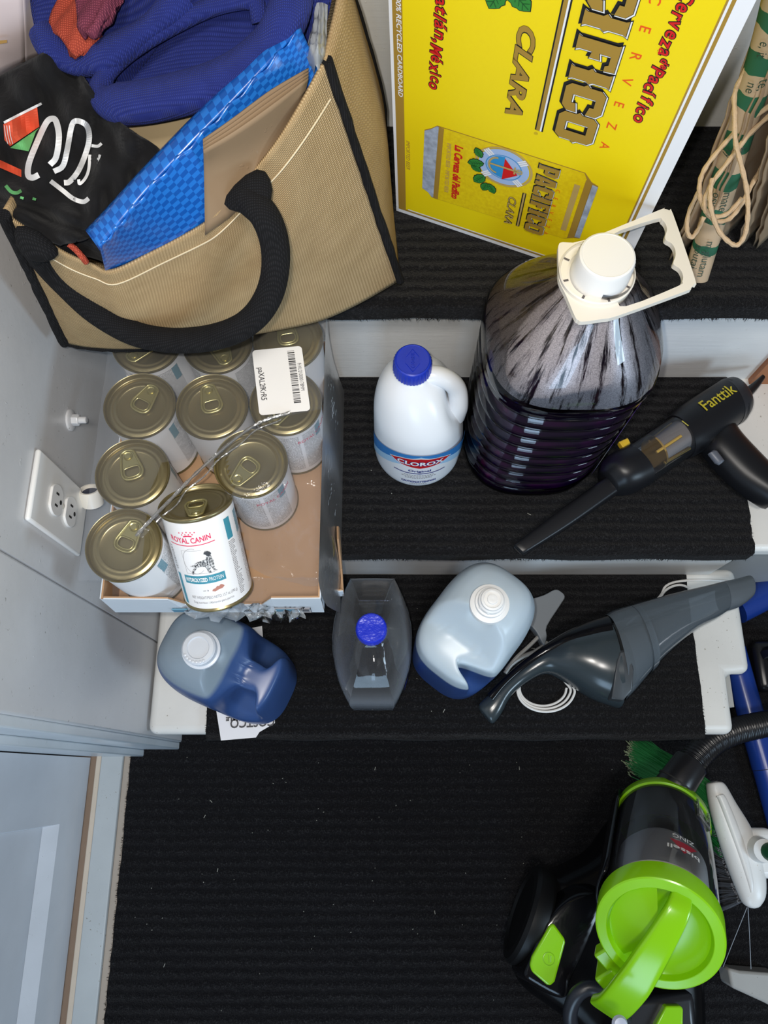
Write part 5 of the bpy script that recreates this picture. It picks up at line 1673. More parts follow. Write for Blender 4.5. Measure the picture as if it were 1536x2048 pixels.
def hdpe_jug_mat(name, level, pale, liquid, soft=0.004):
    m = mat(name, pale, 0.33)
    tc = nd(m, 'ShaderNodeTexCoord'); sp = nd(m, 'ShaderNodeSeparateXYZ'); lk(m, tc.outputs['Object'], sp.inputs[0])
    mr = nd(m, 'ShaderNodeMapRange')
    mr.inputs['From Min'].default_value = level - soft
    mr.inputs['From Max'].default_value = level + soft
    lk(m, sp.outputs[2], mr.inputs['Value'])
    deep = ramp(m, noise(m, coords(m), 9.0, 2), [(0.35, liquid), (0.7, tuple(c * 1.35 for c in liquid))])
    lk(m, mixc(m, mr.outputs[0], deep, pale), bsdf(m).inputs['Base Color'])
    bsdf(m).inputs['Subsurface Weight'].default_value = 0.25
    bsdf(m).inputs['Subsurface Radius'].default_value = (0.01, 0.012, 0.016)
    return m


def handled_jug(label, loc, ang, H_, mt_, rx=0.086, ry=0.060, capx=-0.022, pinch=0.66, px0=0.016, hdrop=0.055, both=True, group=None):
    """refill jug: rounded-square shoulders, spout on top, pinched pass-through grip at one end"""
    t = empty('detergent_jug', loc, label, 'jug', group, rot=(0, 0, R(ang)))
    prof = [(0.90, 0.0), (0.97, 0.004), (1.0, 0.014), (1.02, 0.10), (1.03, 0.52), (1.02, 0.62), (0.98, 0.72), (0.91, 0.80), (0.79, 0.860), (0.62, 0.900), (0.43, 0.925), (0.28, 0.937)]
    pr_ = []
    for i, (k, z) in enumerate(prof): pr_.append((k, z * H_ if z > 0.02 else z))
    rings = []
    dense = []
    for i in range(len(pr_) - 1):
        n_ = 5 if pr_[i + 1][1] - pr_[i][1] > 0.03 else 2
        for q in range(n_): dense.append(tuple(a + (b - a) * q / n_ for a, b in zip(pr_[i], pr_[i + 1])))
    dense.append(pr_[-1])
    for k, z in dense:
        ring = []
        cxk = capx * max(0.0, (z / H_ - 0.80) / 0.137) ** 1.2 if z / H_ > 0.80 else 0.0
        for x, y, _ in sring(rx * k, ry * k, 0, 3.0, 96):
            zz = z / H_
            # grip: both flanks are pushed in behind the ribs
            wx = max(0.0, min(1.0, (x - px0) / 0.020)) * max(0.0, min(1.0, (rx * 0.90 - x) / 0.012))
            wz = max(0.0, min(1.0, (zz - 0.36) / 0.12)) * max(0.0, min(1.0, (1.02 - zz) / 0.1))
            wx, wz = wx * wx * (3 - 2 * wx), wz * wz * (3 - 2 * wz)
            y2 = y * (1 - pinch * wx * wz) if both or y > 0 else y
            # three grooves between the body and the grip
            gr = sum(math.exp(-((x - c_) / 0.0022) ** 2) for c_ in (-0.004, 0.003, 0.010))
            sc = 1 - 0.045 * gr * (zz > 0.3)
            drop = 0.0
            if x > 0.012: drop = hdrop * min(1, (x - 0.012) / 0.03) * max(0, (zz - 0.70) / 0.24)
            ring.append((x * sc + cxk, y2 * sc, z - drop))
        rings.append(ring)
    g = G(); g.loft(rings)
    body_ = obj('jug_body', g, mt_, t, local=True, angle=70, sub=1)
    return t, body_


M['pale_cap'] = mat('milky_plastic', (0.62, 0.66, 0.72), 0.3)
m1 = hdpe_jug_mat('blue_detergent_full', 0.213, (0.22, 0.28, 0.34), (0.032, 0.072, 0.205))
m2 = hdpe_jug_mat('blue_detergent_low', 0.160, (0.46, 0.55, 0.62), (0.025, 0.060, 0.190))
j1, jb1 = handled_jug('translucent blue detergent jug next to the left wall, standing on a receipt', (-0.2130, 0.1400, ZC), -24, 0.262, m1, rx=0.0800, ry=0.0580, capx=-0.011, group='detergent jugs on the lowest stair')
g = G(); g.lathe([(0.0235, 0.244), (0.0235, 0.249), (0.0205, 0.250), (0.0205, 0.262), (0.0185, 0.2645), (0.0135, 0.2650), (0.0125, 0.2635), (0.0003, 0.2638)], 40, Matrix.Translation((-0.011, 0, 0)))
cp = obj('spout_cap', g, M['pale_cap'], j1, local=True, label='milky white round spout cap')
g = G()
for k in range(7):
    a = -2.2 + k * 0.25
    g.lathe([(0.0022, 0.257), (0.0020, 0.2655), (0.001, 0.266)], 8, Matrix.Translation((-0.011 + 0.0172 * cos(a), 0.0172 * sin(a), 0)))
obj('drip_lugs', g, M['pale_cap'], cp, local=True)
j2, jb2 = handled_jug('pale nearly emptied detergent jug standing left of the hand vacuum', (0.1225, 0.1900, ZC), 232, 0.262, m2, rx=0.0820, ry=0.0615, capx=-0.012, pinch=0.75, px0=0.040, hdrop=0.045, both=False, group='detergent jugs on the lowest stair')
g = G(); g.lathe([(0.0250, 0.244), (0.0245, 0.252), (0.0190, 0.254), (0.0190, 0.262), (0.0165, 0.263), (0.0160, 0.270), (0.0140, 0.272), (0.0135, 0.276), (0.0110, 0.277), (0.0100, 0.2755), (0.0065, 0.2755), (0.006, 0.279), (0.003, 0.2795), (0.0003, 0.279)], 40, Matrix.Translation((-0.014, 0, 0)))
cp = obj('push_pull_cap', g, M['white_pl'], j2, local=True, label='white stepped push-pull cap')
g = G(); g.box(-0.006, 0.002, -0.0080, 0.0080, 0.262, 0.2685, Matrix.Translation((0, 0, 0)))
obj('cap_lever', g, M['white_pl'], cp, local=True, bevel=0.002)
# receipt under the left jug
rp = [at(px, py, ZC + 0.0012) for px, py in ((442, 1481), (512, 1475), (519, 1464), (550, 1446), (546, 1400), (528, 1300), (524, 1252), (470, 1262), (430, 1405))]
g = G(); g.add([tuple(p) for p in rp], [tuple(range(len(rp)))]); g.v = [(x, y, z + 0.0004 * sin(i * 2)) for i, (x, y, z) in enumerate(g.v)]
rec = empty('store_receipt', at(490, 1460, ZC), 'white store receipt lying under the blue jug near the left wall', 'paper')
obj('paper', g, mat('receipt_paper', (0.80, 0.80, 0.82), 0.5), rec, smooth=False, solid=0.0003)


def rtext(s_, size, width, px, py, ang):
    g = text_geo(s_, size, bold=0.0004, width=width)
    o_ = at(px, py, ZC + 0.0026)
    g.v = [(o_.x + x * cos(ang) - y * sin(ang), o_.y + x * sin(ang) + y * cos(ang), o_.z) for x, y, _ in g.v]
    obj('printed_text', g, M['ink'], rec, smooth=False)


rtext('COSTCO', 0.0185, 0.066, 549, 1434, R(183))
rtext('WHOLESALE', 0.0075, 0.054, 524, 1431, R(183))

# ---- empty clear bottle with a blue cap
cb_ = empty('clear_bottle', (-0.0160, 0.1745, ZC), 'empty clear plastic bottle with a blue cap in the middle of the lowest stair', 'bottle')
M['clear'] = film('clear_bottle_plastic', (0.95, 0.95, 0.96), gloss=0.33, rough=0.05, haze=0.03, edge=0.55, hazecol=(0.56, 0.60, 0.66), bump_scale=45.0, bump_str=0.12)


BAR = [(0.024, -0.0855), (0.0315, -0.083), (0.045, -0.055), (0.0525, -0.022), (0.0535, 0.010), (0.0475, 0.046), (0.0330, 0.080), (0.026, 0.0835)]
BARC = [Vector((x, y, 0)) for x, y in BAR] + [Vector((-x, y, 0)) for x, y in reversed(BAR)]
BARC = catmull(BARC, 5, True)


def barrel(kx, ky, z, n=80):
    return [(p.x * kx, p.y * ky, z) for p in BARC]


pf_ = [(0.84, 0.86, 0.0), (0.94, 0.94, 0.004), (0.97, 0.97, 0.012), (0.98, 0.98, 0.05), (1.0, 1.0, 0.10), (1.0, 1.0, 0.14), (0.96, 0.97, 0.160), (0.86, 0.88, 0.178), (0.70, 0.70, 0.193), (0.50, 0.46, 0.205), (0.40, 0.27, 0.212)]
g = G(); g.loft([barrel(a, b, z) for a, b, z in pf_] + [[(0.0172 * cos(2 * pi * j / 80 - 1.3), 0.0172 * sin(2 * pi * j / 80 - 1.3), z) for j in range(80)] for z in (0.216, 0.226)], cap1=False)
sh = obj('bottle_shell', g, M['clear'], cb_, local=True, angle=60)
g = G()
n = 60
r1_ = lambda r, z, q=0: [((r + (q if j % 2 else 0)) * cos(2 * pi * j / n), (r + (q if j % 2 else 0)) * sin(2 * pi * j / n), z) for j in range(n)]
g.loft([r1_(0.0195, 0.214), r1_(0.0197, 0.215, 0.0006), r1_(0.0193, 0.228, 0.0006), r1_(0.0184, 0.2305), r1_(0.0170, 0.2312), r1_(0.001, 0.2308)])
M['cap_blue2'] = mat('bright_blue_cap', (0.012, 0.03, 0.55), 0.28)
nb = bump(M['cap_blue2'], noise(M['cap_blue2'], coords(M['cap_blue2']), 70, 3), 0.5, 0.004); lk(M['cap_blue2'], nb, bsdf(M['cap_blue2']).inputs['Normal'])
obj('cap', g, M['cap_blue2'], cb_, local=True, angle=25)
M['glue'] = film('label_residue', (0.9, 0.9, 0.92), gloss=0.2, rough=0.4, haze=0.70, hazecol=(0.62, 0.66, 0.72), bump_scale=220.0, bump_str=0.6)
for sgn in (1, -1):
    g = G()
    rows = []
    for i in range(11):
        y = -0.040 + 0.085 * i / 10
        w__ = 0.0540 - 0.0240 * (abs(y) / 0.085) ** 2
        rows.append([(sgn * (w__ + 0.0006 + 0.0006 * rnd.random()) * k_, y, z_) for z_, k_ in ((0.030, 0.985), (0.07, 0.99), (0.11, 1.0), (0.148, 0.985))])
    g.grid(rows)
    obj('label_residue', g, M['glue'], cb_, local=True, angle=180)
g = G()
rows = [[(0.0545 - 0.0240 * (abs(y) / 0.085) ** 2 + 0.0015, y, z_) for z_ in (0.02, 0.10)] for y in [-0.055 + 0.006 * k for k in range(5)]]
g.grid(rows)
obj('label_scrap', g, mat('blue_label_scrap', (0.012, 0.03, 0.36), 0.4), cb_, local=True)
g = G(); g.lathe([(0.030, 0.006), (0.024, 0.018), (0.012, 0.026), (0.0005, 0.028)], 24, Matrix.Scale(1.5, 4, (0, 1, 0)), False)
obj('base_dimple', g, M['clear'], cb_, local=True)
g = G(); g.loft([barrel(0.93, 0.94, 0.003), barrel(0.95, 0.955, 0.010)])
obj('dregs', g, film('grey_dregs', (0.55, 0.53, 0.55), gloss=0.08, rough=0.2), cb_, local=True)

# ------------------------------------------------------------------ lying tools: sections measured along their length


def lay(stations, z, n=28, e=2.3, caps_=(True, True)):
    """stations: (edge pixel, other edge pixel, half thickness); sections stand across the lying axis"""
    rings = []
    for (u, l, h, *dz) in stations:
        a, b = at(*u, z + (dz[0] if dz else 0)), at(*l, z + (dz[0] if dz else 0))
        c_, d_ = (a + b) / 2, (a - b) / 2
        ring = []
        for x, y, _ in sring(1, 1, 0, e, n): ring.append(c_ + d_ * x + Vector((0, 0, h * y)))
        rings.append(ring)
    g = G(); g.loft(rings, *caps_)
    return g


def refine(st, k=4):
    out = []
    keys = [Vector((s_[0][0], s_[0][1], s_[1][0])) for s_ in st]; k2 = [Vector((s_[1][1], s_[2], s_[3] if len(s_) > 3 else 0)) for s_ in st]
    n_ = (len(st) - 1) * k
    for i in range(n_ + 1):
        a, b = crom(keys, i / n_), crom(k2, i / n_)
        out.append(((a.x, a.y), (a.z, b.x), max(b.y, 0.001), b.z))
    return out


ZD = ZC + 0.0645
dust = empty('hand_vacuum', at(1200, 1320, ZC), 'slate grey cordless hand vacuum lying on its side across the lowest stair', 'vacuum cleaner')
M['slate'] = mat('slate_plastic', (0.030, 0.041, 0.048), 0.22)
M['gloss_black'] = mat('gloss_black', (0.004, 0.004, 0.005), 0.14, spec=0.3)
M['smoke'] = film('smoky_bowl', (0.55, 0.58, 0.62), gloss=0.33, rough=0.12, haze=0.42, hazecol=(0.17, 0.205, 0.235), bump_scale=20.0, bump_str=0.05)
body_st = [((962, 1424), (972, 1434), 0.005), ((958, 1410), (985, 1447), 0.013), ((975, 1392), (1002, 1428), 0.017), ((1003, 1364), (1022, 1392), 0.0185), ((1040, 1330), (1058, 1362), 0.020), ((1085, 1296), (1094, 1347), 0.028), ((1128, 1268), (1130, 1362), 0.044), ((1168, 1250), (1185, 1396), 0.054), ((1205, 1238), (1238, 1416), 0.057)]
g = lay(refine(body_st), ZD)
obj('motor_body', g, M['slate'], dust, angle=50)
gs = []
for (u, l, h) in body_st[1:]:
    f_ = 0.46
    gs.append((u, (u[0] + (l[0] - u[0]) * f_, u[1] + (l[1] - u[1]) * f_), h * 0.72 + 0.0022))
g = lay(refine(gs[1:]), ZD + 0.0035, e=3)
g.v = [(x - 0.001, y + 0.002, z + 0.001) for x, y, z in g.v]
obj('top_strip', g, M['gloss_black'], dust, angle=50, label='glossy black top strip')
bowl_st = [((1206, 1232), (1245, 1404), 0.0585), ((1225, 1222), (1268, 1380), 0.0575), ((1280, 1206), (1322, 1318), 0.050), ((1350, 1187), (1385, 1264), 0.041), ((1412, 1172), (1428, 1240), 0.031), ((1440, 1165), (1452, 1224), 0.026)]
g = lay(refine(bowl_st), ZD + 0.001, caps_=(False, False))
obj('dust_bowl', g, M['smoke'], dust, angle=60, label='smoky clear dust bowl')
g = lay(refine([((1440, 1165), (1452, 1224), 0.0265), ((1472, 1158), (1480, 1213), 0.022), ((1494, 1152), (1502, 1196), 0.017), ((1500, 1154), (1506, 1188), 0.013)]), ZD + 0.001)
obj('nozzle', g, mat('nozzle_grey', (0.10, 0.115, 0.13), 0.25), dust, angle=60, label='grey nozzle lip')
g = lay(refine([((1232, 1262), (1262, 1375), 0.046), ((1262, 1250), (1292, 1350), 0.040), ((1290, 1248), (1312, 1318), 0.030)]), ZD)
obj('filter', g, mat('filter_cloth', (0.10, 0.11, 0.12), 0.9), dust, label='dark dusty filter')
g = lay([((1252, 1214), (1296, 1350), 0.0555), ((1262, 1211), (1308, 1338), 0.0545)], ZD + 0.002, caps_=(False, False))
obj('bowl_rib', g, M['smoke'], dust)
bp = [at(px, py, ZD + 0.052) for px, py in ((1232, 1320), (1238, 1302), (1256, 1298), (1266, 1340), (1266, 1380), (1250, 1400), (1226, 1396), (1228, 1350))]
c_ = sum(bp, Vector()) / len(bp)
g = G(); g.loft([[c_ + (p - c_) * s_ + Vector((0, 0, h_ - 0.35 * max(0, (p - c_).y * -1) )) for p in bp] for s_, h_ in ((1.02, -0.014), (1.0, 0.0035), (0.9, 0.0055))])
obj('release_button', g, mat('button_grey', (0.035, 0.04, 0.045), 0.35), dust, bevel=0.001)

cord = empty('white_cord', at(1088, 1378, ZC), 'thin white charging cord coiled under the hand vacuum', 'cord')
pts_ = []
for k in range(3 * 18):
    a = 2 * pi * k / 18
    rr_ = 1 + 0.10 * (k // 18) - 0.06
    pts_.append(at(1086 + 3 * (k // 18) + 50 * rr_ * cos(a), 1376 + 2 * (k // 18) + 38 * rr_ * sin(a), ZC + 0.0025 + 0.0022 * (k // 18) + 0.0008 * sin(a * 2)))
pts_ += A((1150, 1350, ZC + .004), (1200, 1300, ZC + .003), (1270, 1235, ZC + .003), (1318, 1195, ZC + .003), (1332, 1172, ZC + .003), (1362, 1162, ZC + .003), (1420, 1160, ZC + .003), (1478, 1164, ZC + .004))
g = G(); g.tube(catmull(pts_, 4), 0.0019, 8)
obj('cable', g, mat('white_cable', (0.74, 0.73, 0.71), 0.4), cord)
g = G(); g.tube(catmull(A((1310, 1215, ZC + .003), (1330, 1182, ZC + .005), (1356, 1170, ZC + .005), (1378, 1176, ZC + .004), (1392, 1192, ZC + .003)), 6), 0.0019, 8)
obj('cable_loop', g, mat('white_cable_end', (0.74, 0.73, 0.71), 0.4), cord)

stand = empty('charging_bracket', at(1090, 1225, ZC), 'grey plastic charging bracket lying behind the pale detergent jug', 'bracket')
M['grey_pl'] = mat('grey_plastic', (0.20, 0.22, 0.24), 0.4)
op = [(p.x, p.y) for p in catmull([at(px, py, ZC + 0.022) for px, py in ((1040, 1204), (1058, 1199), (1088, 1190), (1110, 1179), (1122, 1183), (1130, 1193), (1122, 1208), (1094, 1252), (1094, 1272), (1088, 1290), (1073, 1264), (1060, 1250), (1040, 1235))], 3, True)]
g = G(); g.prism(op, ZC, ZC + 0.022)
obj('bracket_plate', g, M['grey_pl'], stand, bevel=0.005, seg=3)
for pth, r in ((((1080, 1270), (1058, 1292), (1032, 1316), (1012, 1340)), 0.0030), (((1090, 1286), (1078, 1300), (1048, 1312), (1024, 1328), (1010, 1346)), 0.0032), (((1068, 1306), (1084, 1296), (1096, 1286)), 0.0048)):
    g = G(); g.tube(catmull([at(px, py, ZC + 0.012) for px, py in pth], 6), r, 8)
    obj('prong', g, mat('prong_plastic', (0.30, 0.29, 0.27), 0.4), stand)
g = G(); g.prism([(p.x, p.y) for p in [at(px, py, ZC + 0.006) for px, py in ((918, 1148), (944, 1134), (960, 1140), (956, 1160), (922, 1166))]], ZC, ZC + 0.010)
tabo = obj('grey_plastic_clip', g, M['grey_pl'], None, bevel=0.003); tag(tabo, 'small grey plastic clip just behind the pale detergent jug', 'clip')

# ------------------------------------------------------------------ pistol-shaped air duster on the middle stair
ZF = T2 + 0.0085 + 0.035
fan = empty('air_duster', at(1330, 880, T2 + 0.0085), 'black pistol-shaped mini vacuum lying on its side on the middle stair', 'vacuum cleaner')
M['soft_black'] = mat('soft_black', (0.0075, 0.008, 0.010), 0.36, spec=0.35)
g = lay(refine([((1016, 1080), (1034, 1098), 0.006), ((1022, 1074), (1042, 1094), 0.008), ((1100, 1015), (1126, 1042), 0.010), ((1180, 958), (1208, 986), 0.013), ((1222, 928), (1250, 958), 0.015)]), ZF - 0.004, e=4)
obj('crevice_nozzle', g, M['soft_black'], fan, angle=50)
g = lay([((1021, 1078), (1037, 1094), 0.0062), ((1019, 1080), (1035, 1096), 0.0060)], ZF - 0.004, e=4); obj('nozzle_mouth', g, M['dark'], fan)
g = lay(refine([((1184, 935), (1218, 976), 0.020), ((1188, 918), (1240, 976), 0.031), ((1204, 902), (1262, 970), 0.0345), ((1232, 888), (1290, 956), 0.0340)], 5), ZF, 40)
obj('front_collar', g, M['soft_black'], fan, angle=50)
M['smoke2'] = film('smoke_cup', (0.90, 0.90, 0.92), gloss=0.33, rough=0.06, haze=0.07, hazecol=(0.16, 0.17, 0.19))
g = lay([((1230, 888), (1288, 957), 0.0335), ((1322, 830), (1372, 898), 0.0335)], ZF, 40, caps_=(False, False))
obj('dust_cup', g, M['smoke2'], fan, angle=60, label='smoky clear dust cup')
M['amber'] = mat('amber_plastic', (0.40, 0.26, 0.06), 0.3)
M['amber_film'] = film('amber_window', (0.72, 0.52, 0.26), gloss=0.25, rough=0.15, haze=0.60, hazecol=(0.46, 0.31, 0.11))
g = lay([((1274, 870), (1314, 924), 0.0285), ((1276, 868), (1317, 922), 0.0285)], ZF + 0.006, 36); fl_ = obj('filter_disc', g, M['amber_film'], fan, label='amber filter end')
g = lay([((1283, 873), (1315, 917), 0.0240), ((1330, 838), (1366, 886), 0.0240)], ZF + 0.006, 36); obj('pleated_filter', g, mat('pleats', (0.26, 0.25, 0.25), 0.8), fan, label='grey pleated filter')
for f1 in (0.0, 0.5, 1.0):
    a0, a1 = (1284 + 30 * f1, 873 + 43 * f1), (1330 + 36 * f1, 838 + 48 * f1)
    P = [at(*a0, ZF + 0.006 + 0.026 * sin(pi * (0.12 + 0.76 * f1))), at(*a1, ZF + 0.006 + 0.026 * sin(pi * (0.12 + 0.76 * f1)))]
    g = G(); g.tube(P, 0.0022, 8); obj('filter_rib', g, M['amber'], fan)
g = lay(refine([((1318, 830), (1370, 902), 0.0350), ((1345, 806), (1398, 888), 0.0355), ((1405, 768), (1452, 846), 0.0355), ((1422, 757), (1476, 832), 0.0350)], 5), ZF, 44)
mbody = obj('motor_body', g, M['soft_black'], fan, angle=50)
g = lay(refine([((1418, 760), (1466, 838), 0.0356), ((1428, 756), (1478, 828), 0.0350), ((1436, 754), (1484, 816), 0.0320), ((1446, 758), (1480, 802), 0.022)], 4), ZF, 44)
obj('tail_cap', g, mat('tail_grey', (0.017, 0.018, 0.022), 0.35), fan, angle=50)
g = lay(refine([((1462, 778), (1478, 796), 0.009), ((1492, 756), (1502, 768), 0.006), ((1510, 741), (1516, 748), 0.0035)], 4), ZF); obj('blower_nozzle', g, M['soft_black'], fan)
g = lay(refine([((1452, 842), (1390, 876), 0.024), ((1470, 868), (1398, 900), 0.0265), ((1512, 912), (1452, 958), 0.026), ((1556, 958), (1506, 996), 0.0255), ((1562, 976), (1522, 1004), 0.020)], 5), ZF - 0.003, 40)
obj('pistol_grip', g, M['soft_black'], fan, angle=50)
g = lay([((1404, 896), (1414, 890), 0.003), ((1402, 898), (1420, 893), 0.005), ((1416, 916), (1434, 912), 0.005), ((1424, 920), (1432, 914), 0.003)], ZF + 0.019); obj('trigger_button', g, mat('button_blue_grey', (0.10, 0.11, 0.135), 0.4), fan)
g = lay([((1222, 876), (1232, 890), 0.005), ((1240, 868), (1246, 880), 0.005)], ZF + 0.006, e=4); obj('switch', g, mat('yellow_plastic', (0.72, 0.48, 0.03), 0.4), fan, bevel=0.001, label='yellow latch')
# the printed name, running along the motor body
p0, p1 = at(1376, 834, ZF), at(1436, 796, ZF)
dx_ = (p1 - p0).normalized(); dy_ = Vector((-dx_.y, dx_.x, 0))
axa, axb = (at(1345, 806, ZF) + at(1398, 888, ZF)) / 2, (at(1422, 757, ZF) + at(1476, 832, ZF)) / 2
g = split(text_geo('Fanttik', 0.022, bold=0.0002, width=(p1 - p0).length * 1.0), 0.003)
vs = []
adir = (axb - axa).normalized()
for x, y, _ in g.v:
    q = p0 + dx_ * x + dy_ * (y - 0.002)
    ofs = (q - axa) - adir * (q - axa).dot(adir)
    ofs.z = 0
    r_ = min(ofs.length, 0.034)
    vs.append((q.x, q.y, ZF + 0.0357 * (1 - (r_ / 0.0355) ** 2.3) ** (1 / 2.3) + 0.0007))
g.v = vs
obj('printed_name', g, mat('gold_lettering', (0.50, 0.42, 0.02), 0.4), mbody, smooth=False)
g = lay([((1349, 832), (1351, 831), 0.0003), ((1362, 842), (1364, 841), 0.0003)], ZF + 0.0352); obj('printed_mark', g, mat('gold_line', (0.42, 0.36, 0.05), 0.4), mbody)
fan.location += Vector((0.008, -0.007, 0))     # clear of the jug
# ------------------------------------------------------------------ green canister vacuum on the floor mat
ZM = 0.005
M['lime'] = mat('lime_plastic', (0.235, 0.56, 0.004), 0.22)
M['lime_dark'] = mat('lime_plastic_edge', (0.20, 0.46, 0.004), 0.25)
vac = empty('canister_vacuum', (0.36, -0.15, ZM), 'lime green and black canister vacuum with a clear dust bin, on the floor mat', 'vacuum cleaner')
C1, C2 = Vector((0.3435, -0.1880, 0.350)), Vector((0.4415, -0.0585, 0.120))
vz = (C1 - C2).normalized()
vx = Vector((1, 0, 0)); vx = (vx - vz * vx.dot(vz)).normalized()
vy = vz.cross(vx)
VM = Matrix((vx, vy, vz)).transposed().to_4x4(); VM.translation = C1
LB = (C1 - C2).length
g = G(); g.lathe([(0.0755, -0.036), (0.0775, -0.034), (0.0775, -0.0030), (0.0768, -0.0010), (0.0750, 0.0), (0.0640, 0.0012), (0.0632, 0.0008), (0.0620, -0.0020), (0.0600, -0.0060), (0.0550, -0.0100), (0.0460, -0.0130), (0.030, -0.0155), (0.0005, -0.0165)], 96, VM)
lid = obj('bin_lid', g, M['lime'], vac, angle=22, label='lime green round lid')
M['bin'] = film('clear_bin', (0.90, 0.90, 0.92), gloss=0.32, rough=0.05, haze=0.05, hazecol=(0.35, 0.35, 0.37))
g = G(); g.lathe([(0.0740, -0.042), (0.0735, -0.10), (0.0715, -0.17), (0.0690, -0.225), (0.0670, -0.255)], 80, VM, False, False)
binn = obj('dust_bin', g, M['bin'], vac, angle=80, label='clear plastic dust bin')
g = G(); g.lathe([(0.0655, -0.250), (0.0705, -0.252), (0.0705, -0.266), (0.066, -0.272), (0.0005, -0.272)], 72, VM); obj('bin_end', g, M['lime_dark'], vac, angle=40, label='lime green end ring')
M['cyclone'] = mat('cyclone_grey', (0.80, 0.77, 0.73), 0.25)
g = G(); g.lathe([(0.0600, -0.040), (0.0620, -0.10), (0.0610, -0.135), (0.0500, -0.158), (0.022, -0.165), (0.020, -0.24)], 64, VM); obj('cyclone', g, M['cyclone'], binn, angle=50, label='grey cyclone core')
g = G(); g.lathe([(0.0640, -0.170), (0.0640, -0.262)], 48, VM, False, True); obj('inner_shroud', g, mat('shroud_black', (0.012, 0.012, 0.013), 0.5), binn)
# latch on the bin's far end
g = G()
a_ = R(38)
for s_ in (-0.013, 0.013):
    g.tube([VM @ Vector((0.070 * cos(a_) - s_ * sin(a_), 0.070 * sin(a_) + s_ * cos(a_), z)) for z in (-0.248, -0.205)], 0.0022, 8)
g.tube([VM @ Vector((0.0715 * cos(a_) - s_ * sin(a_), 0.0715 * sin(a_) + s_ * cos(a_), -0.205)) for s_ in (-0.013, 0, 0.013)], 0.0022, 8)
obj('bin_latch', g, film('latch_clear', (0.8, 0.82, 0.82), gloss=0.4, rough=0.05, haze=0.12, hazecol=(0.6, 0.65, 0.65)), binn)
# printed name and emblem on the bin, read from the lid end
bw_ = mat('bin_white_print', (0.62, 0.62, 0.60), 0.45)
va = R(70)


def bin_print(name, g, mt_, z0, lift=0.0008, d=0.003):
    g = split(g, d)
    vs = []
    for x, y, _ in g.v:
        zz = z0 - y
        r = 0.0735 - 0.0028 * max(0.0, (-zz - 0.10) / 0.10) + lift
        th = va - x / r
        vs.append(VM @ Vector((r * cos(th), r * sin(th), zz)))
    g.v = [tuple(v) for v in vs]
    return obj(name, g, mt_, binn, smooth=False)


tg = text_geo('ZING', 0.0125, bold=0.0001, width=0.030); tg.v = [(-(x - 0.015), -y, 0) for x, y, _ in tg.v]
vpr = tg
bin_print('printed_name', tg, bw_, -0.112)
em = G().add([(-0.019, 0, 0), (0.019, 0, 0), (0.0, 0.024, 0)], [(0, 1, 2)])
em.v = [(-x, -y, 0) for x, y, _ in em.v]
bin_print('printed_emblem', em, mat('emblem_red', (0.28, 0.008, 0.02), 0.4), -0.098)
tg = text_geo('bissell', 0.0120, bold=0.0002, width=0.044); tg.v = [(-(x - 0.022), -y - 0.005, 0) for x, y, _ in tg.v]
bin_print('printed_name', tg, bw_, -0.083 - 0.006, 0.0014)
# body: glossy black hull on the floor
def hull(pts, zs):
    base = catmull([(*at(px, py, 0.06).xy, 0) for px, py in pts], 4, True)
    c_ = sum(base, Vector()) / len(base)
    return [[Vector((c_.x + (p.x - c_.x) * k + sh_ * 0.0, c_.y + (p.y - c_.y) * k, z)) for p in base] for z, k, sh_ in zs]


hp_ = [(1275, 1592), (1225, 1640), (1180, 1700), (1110, 1738), (1085, 1752), (1050, 1830), (1025, 1900), (1035, 1965), (1090, 2010), (1130, 2040), (1200, 2110), (1330, 2140), (1400, 2100), (1405, 1980), (1392, 1850), (1375, 1740), (1352, 1640), (1320, 1590)]
g = G(); g.loft(hull(hp_, [(ZM + 0.004, 0.90, 0), (ZM + 0.012, 0.97, 0), (0.05, 1.0, 0), (0.085, 0.97, 0), (0.105, 0.88, 0), (0.115, 0.70, 0)]))
hull_o = obj('vacuum_body', g, mat('hull_black', (0.0035, 0.0035, 0.004), 0.25, spec=0.10), vac, sub=1, label='glossy black body')
g = G()                                   # the cradle that holds the bin
rows = []
for i in range(9):
    z_ = -0.050 - 0.215 * i / 8
    r_ = 0.0800 - 0.004 * i / 8
    rows.append([VM @ Vector((r_ * cos(th), r_ * sin(th), z_)) for th in [R(150) + R(190) * k / 24 for k in range(25)]])
g.grid(rows)
obj('bin_cradle', g, M['gloss_black'], vac, solid=0.004, angle=180)
wh = Matrix.Translation((0.2260, -0.2080, 0.079)) @ Matrix.Rotation(R(-24), 4, 'Z') @ Matrix.Rotation(R(-90), 4, 'Y')
g = G(); g.lathe([(0.050, -0.022), (0.070, -0.020), (0.0745, -0.012), (0.0745, 0.006), (0.070, 0.012), (0.0600, 0.014), (0.0560, 0.010), (0.020, 0.008), (0.0005, 0.009)], 64, wh)
obj('wheel', g, mat('tyre_black', (0.004, 0.004, 0.0045), 0.45, spec=0.25), vac, angle=35, label='large black side wheel')
